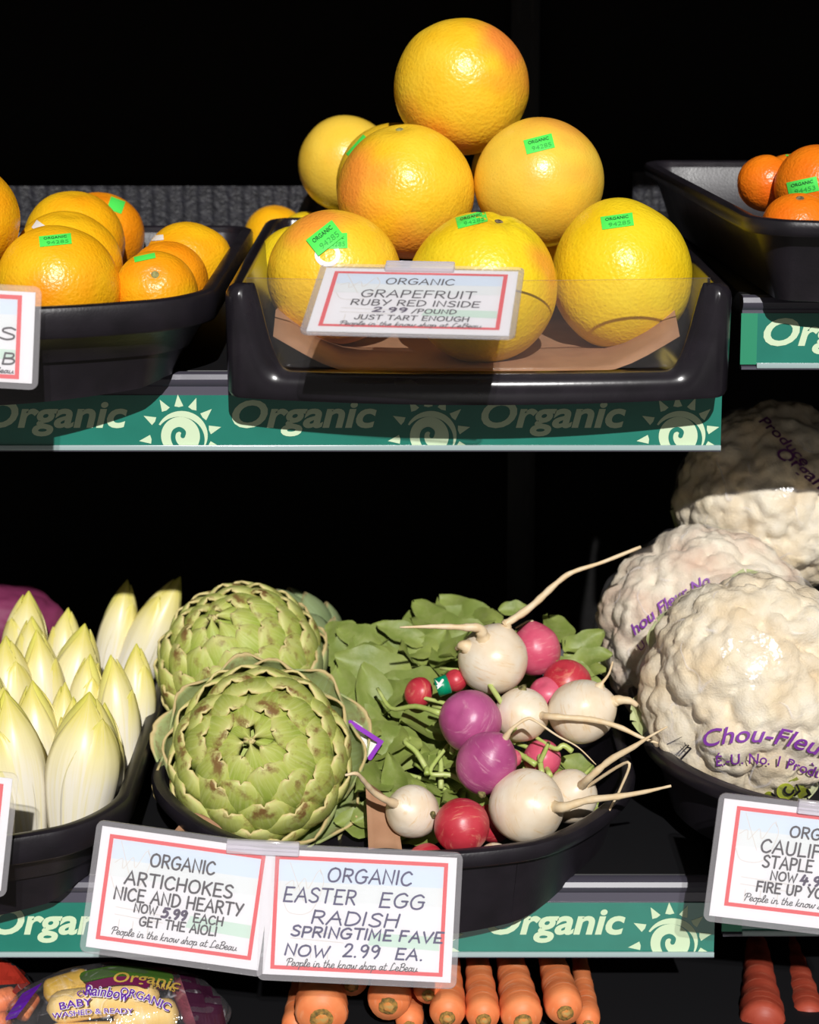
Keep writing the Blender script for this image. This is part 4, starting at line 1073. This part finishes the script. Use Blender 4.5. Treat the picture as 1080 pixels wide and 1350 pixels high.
# green tie round the bunch
P0 = at(584, 904, .09)
t = thing('bunch_tie', 'teal green plastic tie with white print around the radish stems', 'tie', P0)
bm = bmesh.new()
bmesh.ops.create_cone(bm, cap_ends=False, segments=20, radius1=.0085, radius2=.0085, depth=.011)
bmesh.ops.rotate(bm, verts=bm.verts, matrix=Matrix.Rotation(PI/2, 3, 'Y')); bmesh.ops.rotate(bm, verts=bm.verts, matrix=Matrix.Rotation(R(-20), 3, 'Y'))
o = bmo('band', bm, M['teal'], t); m = o.modifiers.new('s', 'SOLIDIFY'); m.thickness = .001
Vt, Ft = ribbon([[(573, 898), (577, 906), (584, 897)], [(577, 905), (575, 912)]], 3.2)
on_surface('print', Surf([o]), (Vt, Ft), M['sticker_white'], t, .0007)

# radish leaves: one uncounted mass
def leaf_data(base, d, up, ln, wd, seed, bend=.6):
    d = Vector(d).normalized(); up = Vector(up); up = (up-d*up.dot(d)).normalized(); s = d.cross(up)
    nu, nv = 6, 12; V, U, Fc = [], [], []
    pos = Vector(base); dirn = d.copy()
    rr = random.Random(seed); k1 = rr.uniform(.8, 1.3); ph = rr.uniform(0, 6)
    for j in range(nv+1):
        v = j/nv
        w = wd*(.10+.95*math.sin(PI*min(1, v**.85*.93+.05))**.8)*(1+.16*math.sin(v*13*k1+ph)*(1-v*.5))
        if j == nv: w = wd*.06
        for i in range(nu+1):
            u = i/nu*2-1
            p = pos+s*(u*w)+up*(wd*(.30*abs(u)**1.4-.10*math.sin(u*7+v*9+ph)*.5))
            p += noise.noise_vector(p*30+Vector((seed, 0, 0)))*wd*.28
            V.append(p); U.append((i/nu, v))
        dirn = (dirn-up*bend/nv).normalized(); up = (up-dirn*up.dot(dirn)).normalized(); pos = pos+dirn*ln/nv
    for j in range(nv):
        for i in range(nu): a = j*(nu+1)+i; Fc.append((a, a+1, a+nu+2, a+nu+1))
    return V, Fc, U
rl = random.Random(11)
V, Fc, U = [], [], []
def add_leaf(*a, **k):
    v, f, u = leaf_data(*a, **k); o = len(V); V.extend(v); Fc.extend(tuple(i+o for i in q) for q in f); U.extend(u)
spots = []
for (x0, x1, y0, y1, d0, d1, n) in ((452, 610, 835, 990, .10, .27, 62), (560, 700, 800, 900, .20, .33, 26), (735, 785, 815, 900, .14, .25, 9), (500, 620, 980, 1090, .05, .12, 16), (640, 765, 960, 1075, .07, .12, 12)):
    for _ in range(n):
        py = rl.uniform(y0, y1); f = (y1-py)/(y1-y0); spots.append((rl.uniform(x0, x1), py, d0+(d1-d0)*f*rl.uniform(.8, 1.0)))
for k, (px, py, dd) in enumerate(spots):
    p = at(px, py, dd)
    floor_z = ZL+dd*TT+.012
    if p.z < floor_z: p.z = floor_z
    a = rl.uniform(-2.6, .6) if px < 640 else rl.uniform(-.8, 1.2)
    d = Vector((math.sin(a)*.8, rl.uniform(-.3, .5), rl.uniform(-.15, .5)))
    up = Vector((rl.uniform(-.5, .5), -.75, rl.uniform(.3, 1)))
    ln = rl.uniform(.045, .085)*(.65 if px > 640 else 1); add_leaf(p-d.normalized()*ln*.4, d, up, ln, ln*rl.uniform(.20, .32), k, bend=rl.uniform(.2, 1.1))
ST, SF = [], []
g0 = sum(V, Vector())/len(V); g0.z = ZL+.02
rg = thing('radish_greens', 'heap of green radish leaves and stems behind and under the radishes', 'leaves', g0); rg['kind'] = 'stuff'
o = mesh('foliage', [v-g0 for v in V], Fc, M['radish_leaf'], rg, U); o['kind'] = 'stuff'
parts = []
for k in range(46):
    if k < 26: x0, y0, d0 = rl.uniform(560, 720), rl.uniform(930, 1090), rl.uniform(.06, .10)
    else: x0, y0, d0 = rl.uniform(660, 790), rl.uniform(960, 1115), rl.uniform(.03, .08)
    a = at(x0, y0, d0); b = a+Vector((rl.uniform(-.05, .03), rl.uniform(.0, .06), rl.uniform(-.012, .03)))
    c = b+Vector((rl.uniform(-.04, .02), .02, rl.uniform(-.01, .02)))
    fz = lambda p: Vector((p.x, p.y, max(p.z, ZL+p.y*TT+.014)))
    parts.append(tube_data([fz(a), fz(a.lerp(b, .5)+Vector((0, 0, .004))), fz(b), fz(c)], [.0026, .0024, .0021, .0016], 7, 4, .1))
Vs, Fs = join_data(parts); o = mesh('stalks', [v-g0 for v in Vs], Fs, M['radish_stalk'], rg); o['kind'] = 'stuff'

# ------------------------------------------------------------------ cauliflowers in film
def vor_dome(p, s):
    d = noise.voronoi(p*s)[0][0]
    return math.sqrt(max(0, 1-min(1, d/.85)**2))
def cauliflower(label, px, py, rx, rz, ry, y, mat='curd', seed=0, tiltv=(0, -1, .35), lean=0):
    c = at(px, py, y); k0 = mpp(c); ax = Vector(tiltv).normalized()
    t = thing('cauliflower', label, 'cauliflower', c, None, 'film-wrapped cauliflowers in the right tray')
    D, Fc = ico(6); V = []
    off = Vector((seed*7.3, seed*1.9, 0))
    sx, sy, sz = rx*k0, ry, rz*k0
    for d in D:
        env = 1+.05*noise.noise(d*1.6+off)
        f = d.dot(ax)
        e = Vector((d.x*sx, d.y*sy, d.z*sz))*env
        a = vor_dome(d+off, 2.6); b = vor_dome(d*1.0+off*2, 6.5); g = vor_dome(d+off*3, 15)
        h = -.0150+.0125*a+.0095*b*(.5+.5*a)+.0034*g
        n = Vector((d.x/sx, d.y/sy, d.z/sz)).normalized()
        V.append(e+n*h*(.35+.65*max(0, min(1, (f+.35)/.5))))
    mesh('curd', V, Fc, M[mat], t)
    # pale leaf stubs round the base
    back = -ax
    s1 = back.orthogonal().normalized(); s2 = back.cross(s1)
    lv, lf, lu = [], [], []
    for k in range(7):
        a = 2*PI*k/7+seed; rim = (s1*math.cos(a)+s2*math.sin(a))
        p0 = Vector((rim.x*sx, rim.y*sy, rim.z*sz))*.80+Vector((back.x*sx, back.y*sy, back.z*sz))*.55
        v, f, u = leaf_data(p0, rim*.35-back*.9, rim, .045, .022, k+seed*10, bend=-.5); o = len(lv); lv += v; lf += [tuple(i+o for i in q) for q in f]; lu += u
    mesh('wrapper_leaves', lv, lf, M['cauli_leaf'], t, lu)
    # clear printed film, pulled tight with folds
    D, Fc = ico(6); V = []
    for d in D:
        f = d.dot(ax)
        ang = math.atan2(d.dot(s2), d.dot(s1))
        fold = .0020*max(0, .75-f)*math.sin(ang*17+3*noise.noise(d*2+off)+seed)+.0016*noise.noise(d*5+off)
        loose = .0035*max(0, noise.noise(d*2.2+off*2))
        n = Vector((d.x/sx, d.y/sy, d.z/sz)).normalized()
        V.append(Vector((d.x*sx, d.y*sy, d.z*sz))*(1+.05*noise.noise(d*1.6+off))+n*(.0068+fold+loose))
    w = mesh('film_wrapper', V, Fc, M['wrap'], t)
    return t, w
def arc_text(td, x0, x1, y, h, sag=0, tilt=0, cap=.73):
    """text fitted to a pixel baseline from (x0, y), bowed by sag pixels, rising by tilt pixels"""
    V, Fc, w = td; out = []
    for v in V:
        s = v.x/w; yy = y-tilt*s-sag*math.sin(PI*s); dy = (-tilt-sag*PI*math.cos(PI*s))/(x1-x0)
        n = Vector((dy, -1)).normalized(); n = Vector((-dy*-1, -1)).normalized() if False else Vector((dy, -1)).normalized()
        hh = v.y*h/cap; out.append((x0+(x1-x0)*s+n.x*hh, yy+n.y*hh))
    return out, Fc
t, w = cauliflower('large front cauliflower in printed film, nearest the price card', 991, 908, 143, 147, .072, .085, 'curd', 1, (0, -1, .25))
s = Surf([w])
td = type_text('Chou-Fleur', 1, .30, .008, .12)
on_surface('printed_name', s, arc_text(td, 929, 1096, 984, 23, 14, -18), M['purple_ink'], w, .0010)
td = type_text('É.-U. No. 1 Produit', 1, .05, .010, .12)
on_surface('printed_grade', s, arc_text(td, 945, 1092, 1009, 14, 12, -22), M['purple_ink'], w, .0010)
V, Fc = [], []
for cx, cy, r in ((1014, 1048, 6), (1036, 1043, 12), (1060, 1046, 9)):
    k = len(V); V += [(cx+r*math.cos(a*PI/10), cy+r*.9*math.sin(a*PI/10)) for a in range(20)]; Fc.append(tuple(range(k, k+20))[::-1])
on_surface('printed_swirl', s, (V, Fc), M['lime_ink'], w, .0005)
sp = [(cx+r*.55*math.cos(a), cy+r*.5*math.sin(a)) for cx, cy, r in ((1040, 1041, 11),) for a in [q*.5 for q in range(9)]]
on_surface('printed_swirl', s, ribbon([sp, [(1018, 1045), (1022, 1049), (1019, 1053)], [(1050, 1034), (1054, 1042), (1047, 1048)], [(1064, 1040), (1068, 1046), (1061, 1050)]], 2.6), M['black_ink'], w, .0008)
td = type_text('LSI', 1, .0, .01, None)
V, Fc = fit(td, 0, 22, 0, 13); ca, sa = math.cos(R(28)), math.sin(R(28))
V = [(864+v.x*ca-v.y*sa*-.2, 1024-v.x*sa-v.y*ca) for v in V]
on_surface('printed_letters', s, (V, Fc), M['black_ink'], w, .0006)
on_surface('printed_letters', s, ribbon([[(857, 1000), (862, 990), (870, 985), (876, 988)], [(868, 1026), (880, 1020), (888, 1012)]], 2.5), M['black_ink'], w, .0006)
t, w = cauliflower('middle cauliflower behind the front one, purple print on its left', 930, 838, 136, 136, .072, .235, 'curd_pinkish', 2, (-.1, -1, .3))
s = Surf([w])
td = type_text('hou Fleur No', 1, .30, .014, .12)
on_surface('printed_name', s, arc_text(td, 838, 938, 838, 15, 6, 68), M['purple_ink'], w, .0010)
td = type_text('U. No. 1', 1, .2, .0, .12)
on_surface('printed_grade', s, arc_text(td, 846, 884, 858, 10, 2, 34), M['purple_ink'], w, .0010)
t, w = cauliflower('topmost cauliflower at the upper right, its crown in shade', 1018, 662, 120, 122, .066, .320, 'curd', 3, (-.1, -1, .2))
s = Surf([w])
td = type_text('Organic', 1, .25, .016, .12)
on_surface('printed_name', s, arc_text(td, 1022, 1098, 600, 17, 2, -62), M['plum_ink'], w, .0006)
td = type_text('Produce', 1, .25, .014, .12)
on_surface('printed_grade', s, arc_text(td, 1000, 1060, 556, 13, 2, -60), M['plum_ink'], w, .0006)
P = [at(886, 1016, .045), at(914, 1032, .03), at(912, 1018, .035), at(890, 1002, .045)]
sheet('paper_liner', 'bit of brown kraft paper at the front cauliflower, inside the tray rim', 'paper', P, 'kraft')

# ------------------------------------------------------------------ bottom shelf: carrots
CG = 'loose carrots on the bottom shelf'
def carrot(label, px, py, rpx, y, dx=0, dz=.0, mat='carrot', seed=0, ln=.15, crown=True, up=0):
    """crown end towards the viewer at (px, py); dx, dz lean of the body going back"""
    c = at(px, py, y); r = rpx*mpp(c); d = Vector((dx, 1, dz+TT)).normalized()
    t = thing('carrot', label, 'carrot', c, d.to_track_quat('Z', 'Y'), CG)
    r_ = random.Random(seed); n, m = 26, 20; V, Fc = [], []
    for j in range(n+1):
        s = j/n
        rad = r*(math.sqrt(max(0, 1-(1-min(1, s/.10))**2))*.72+.28)*(1-.55*s)*(1+.035*math.sin(s*40+seed)*(s > .08))
        if j == 0: rad = r*.22
        if j == n: rad = r*.1
        for i in range(m):
            a = 2*PI*i/m; k = 1+.05*noise.noise(Vector((math.cos(a), math.sin(a), s*3+seed)))
            V.append(Vector((math.cos(a)*rad*k, math.sin(a)*rad*k, s*ln-(.0 if j else -.0015))))
    for j in range(n):
        for i in range(m): a = j*m+i; b = j*m+(i+1) % m; Fc.append((a, b, b+m, a+m))
    Fc.append(tuple(range(m))[::-1]); Fc.append(tuple(n*m+i for i in range(m)))
    mesh('root', V, Fc, M[mat], t)
    if crown:
        bm = bmesh.new(); bmesh.ops.create_icosphere(bm, subdivisions=3, radius=1)
        for v in bm.verts: v.co = Vector((v.co.x*r*.40, v.co.y*r*.40, v.co.z*.0018+.0008))*(1+.2*noise.noise(v.co*3+Vector((seed, 0, 0))))
        k_ = bmo('crown', bm, M['carrot_crown'], t); bm = bmesh.new(); bmesh.ops.create_icosphere(bm, subdivisions=2, radius=1)
        for v in bm.verts: v.co = Vector((v.co.x*r*.24, v.co.y*r*.24, v.co.z*.0020-.0004))*(1+.3*noise.noise(v.co*3+Vector((seed, 4, 0))))
        bmo('crown_core', bm, M['carrot_core'], k_)
    return t
carrot('carrot sticking up left under the radish price card, dark crown', 424, 1344, 38, -.005, -.03, .04, seed=1)
carrot('carrot half covered by the radish price card lower edge', 463, 1300, 24, .03, .0, .0, seed=2)
carrot('round-ended carrot showing its ringed crown below the card', 512, 1327, 31, .0, .05, .0, seed=3)
carrot('small carrot high under the right half of the card', 565, 1313, 21, .005, -.02, .0, seed=4)
carrot('carrot under the small high one, bright crown at the frame edge', 590, 1343, 26, -.012, .02, .03, seed=5)
carrot('smooth carrot right of the card corner, no crown showing', 638, 1346, 25, -.012, -.02, .02, seed=6)
carrot('thick ridged carrot in the middle of the lit carrots', 690, 1348, 30, -.012, -.06, .03, seed=7)
carrot('carrot with pale ringed crown, right of the thick ridged one', 746, 1336, 27, -.005, -.06, .0, seed=8)
carrot('rightmost lit carrot, cut by the bottom frame edge', 776, 1352, 18, .02, .02, .0, seed=9)
carrot('low carrot between the ringed one and its left neighbour', 540, 1354, 20, .01, .0, .0, seed=10)
carrot('low carrot at the far left of the carrot row', 388, 1360, 20, .02, .03, .0, seed=11)
carrot('reddish carrot at the lower right, lit on its end', 1006, 1356, 32, .03, .14, .02, 'carrot_red_shaded', 12, crown=False)
carrot('second reddish carrot at the right frame edge in shade', 1068, 1352, 27, .05, .08, .02, 'carrot_red_shaded', 13, crown=False)
carrot('thin reddish carrot between the two at the lower right', 1038, 1364, 17, .05, .0, .0, 'carrot_red_shaded', 14, crown=False)
# ------------------------------------------------------------------ bagged baby carrots
BG = 'baby carrots inside the clear bag'
def baby(label, a, b, rpx, mat, seed):
    A, Bv = at(*a), at(*b); c = (A+Bv)/2; r = rpx*mpp(c); d = (Bv-A)
    t = thing('baby_carrot', label, 'baby carrot', c, d.normalized().to_track_quat('Z', 'Y'), BG)
    n, m = 20, 16; V, Fc = [], []; ln = d.length
    for j in range(n+1):
        s = j/n; e = min(s, 1-s)/.16; rad = r*(math.sqrt(max(.02, 1-(1-min(1, e))**2)))*(1-.12*s)
        for i in range(m):
            a_ = 2*PI*i/m; V.append(Vector((math.cos(a_)*rad, math.sin(a_)*rad, (s-.5)*ln))*(1+.02*noise.noise(Vector((a_, s*4, seed)))))
    for j in range(n):
        for i in range(m): a_ = j*m+i; b_ = j*m+(i+1) % m; Fc.append((a_, b_, b_+m, a_+m))
    Fc.append(tuple(range(m))[::-1]); Fc.append(tuple(n*m+i for i in range(m)))
    mesh('root', V, Fc, M[mat], t); return t
baby('gold baby carrot at the upper left inside the bag', (58, 1312, .02), (120, 1290, .035), 19, 'carrot_gold', 1)
baby('long yellow baby carrot across the middle of the bag', (62, 1330, -.005), (210, 1310, .0), 22, 'carrot_yellow', 2)
baby('yellow baby carrot at the right side of the bag', (150, 1345, -.01), (236, 1336, .0), 24, 'carrot_yellow', 3)
baby('yellow baby carrot at the bag bottom left', (60, 1372, -.015), (170, 1366, -.012), 23, 'carrot_yellow', 4)
baby('purple baby carrot along the right edge of the bag', (240, 1290, .03), (262, 1350, .0), 20, 'carrot_purple', 5)
baby('purple baby carrot at the top behind the printed banner', (130, 1292, .04), (235, 1290, .045), 17, 'carrot_purple', 6)
baby('orange baby carrot in the left corner of the bag', (24, 1342, .01), (46, 1310, .03), 13, 'carrot', 7)
c = at(150, 1345, .01)
t = thing('carrot_bag', 'clear printed plastic bag of yellow and purple baby carrots, lower left', 'bag', c, None, 'bagged carrots')
k0 = mpp(c); D, Fc = ico(6); V = []
for d in D:
    q = 1+.045*noise.noise(d*2.4+Vector((3, 0, 0)))+.022*noise.noise(d*6)
    px_ = d.x; sg = 1 if px_ > 0 else -1
    V.append(Vector((sg*abs(px_)**.8*150*k0*q, d.y*.052*q, d.z*(74*k0)*(1-.18*abs(px_))*q+(.004*px_))))
bag = mesh('film', V, Fc, M['bag'], t)
s = Surf([bag])
def pr(name, txt, x0, x1, y, h, sag, tilt, ink, shear=0, bold=0, lift=.0008):
    td = type_text(txt, 1, shear, bold, .15); return on_surface(name, s, arc_text(td, x0, x1, y, h, sag, tilt), M[ink], bag, lift)
def pw(name, lines, th, ink, lift): return on_surface(name, s, ribbon(lines, th), M[ink], bag, lift)
def cpts(*p): return [(v.x, v.y) for v in catmull([Vector((a, b, 0)) for a, b in p], 6)]
pw('printed_banner', [cpts((112, 1288), (150, 1281), (190, 1283), (222, 1290))], 14, 'bag_green', .0004)
pw('printed_banner', [cpts((118, 1301), (150, 1294), (178, 1294), (192, 1298))], 11, 'bag_maroon', .0006)
pr('printed_word', 'Organic', 150, 236, 1296, 13, 4, -10, 'bag_gold', .15, .012, .0010)
pr('printed_word', 'FARMS', 200, 230, 1303, 7, 1, -6, 'bag_gold', 0, .008, .0010)
pr('printed_word', 'Rainbow', 112, 170, 1313, 14, 2, -8, 'bag_white', .2, .06, .0006)
pr('printed_word', 'Rainbow', 112, 170, 1313, 14, 2, -8, 'bag_purple', .2, .01, .0010)
pr('printed_word', 'CUT', 103, 124, 1315, 7, 1, 3, 'bag_purple', 0, .01, .0010)
for txt, x0, x1, y, h, sg, tl in (('BABY', 80, 122, 1332, 10, 1, 6), ('ORGANIC', 158, 222, 1312, 11, 3, -22), ('WASHED & READY', 70, 176, 1343, 7, 3, 6)):
    pr('printed_word', txt, x0, x1, y, h, sg, tl, 'bag_white', 0, .05, .0006); pr('printed_word', txt, x0, x1, y, h, sg, tl, 'bag_purple', 0, .008, .0010)
V, Fc = grid2d(6, 4); q = quad_map([(38, 1306), (52, 1298), (14, 1340), (6, 1346)], V)
on_surface('printed_corner', s, (quad_map([(30, 1310), (56, 1296), (22, 1342), (5, 1346)], V), Fc), M['bag_purple'], bag, .0004)
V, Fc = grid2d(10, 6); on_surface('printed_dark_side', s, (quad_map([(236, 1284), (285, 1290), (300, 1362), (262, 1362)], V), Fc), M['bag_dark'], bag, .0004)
# neighbouring bag of orange carrots
for k, (a, b, r, lb) in enumerate((((-30, 1330, .02), (24, 1312, .03), 17, 'orange baby carrot on top in the far left bag'), ((-30, 1352, .0), (14, 1346, .0), 15, 'orange baby carrot low in the far left bag'))):
    o = baby(lb, a, b, r, 'carrot', 20+k); o['group'] = 'baby carrots in the far left bag'
c = at(-40, 1335, .03)
t = thing('carrot_bag', 'clear bag of orange carrots with red top at the bottom left corner', 'bag', c, None, 'bagged carrots')
k0 = mpp(c); D, Fc = ico(5)
V = [Vector((d.x*90*k0, d.y*.055, d.z*76*k0))*(1+.05*noise.noise(d*2.4)+.025*noise.noise(d*6)) for d in D]
bag2 = mesh('film', V, Fc, M['bag'], t)
V, Fc = grid2d(10, 6); on_surface('printed_top', Surf([bag2]), (quad_map([(-20, 1262), (20, 1270), (46, 1296), (-20, 1300)], V), Fc), M['bag_red'], bag2, .0004)
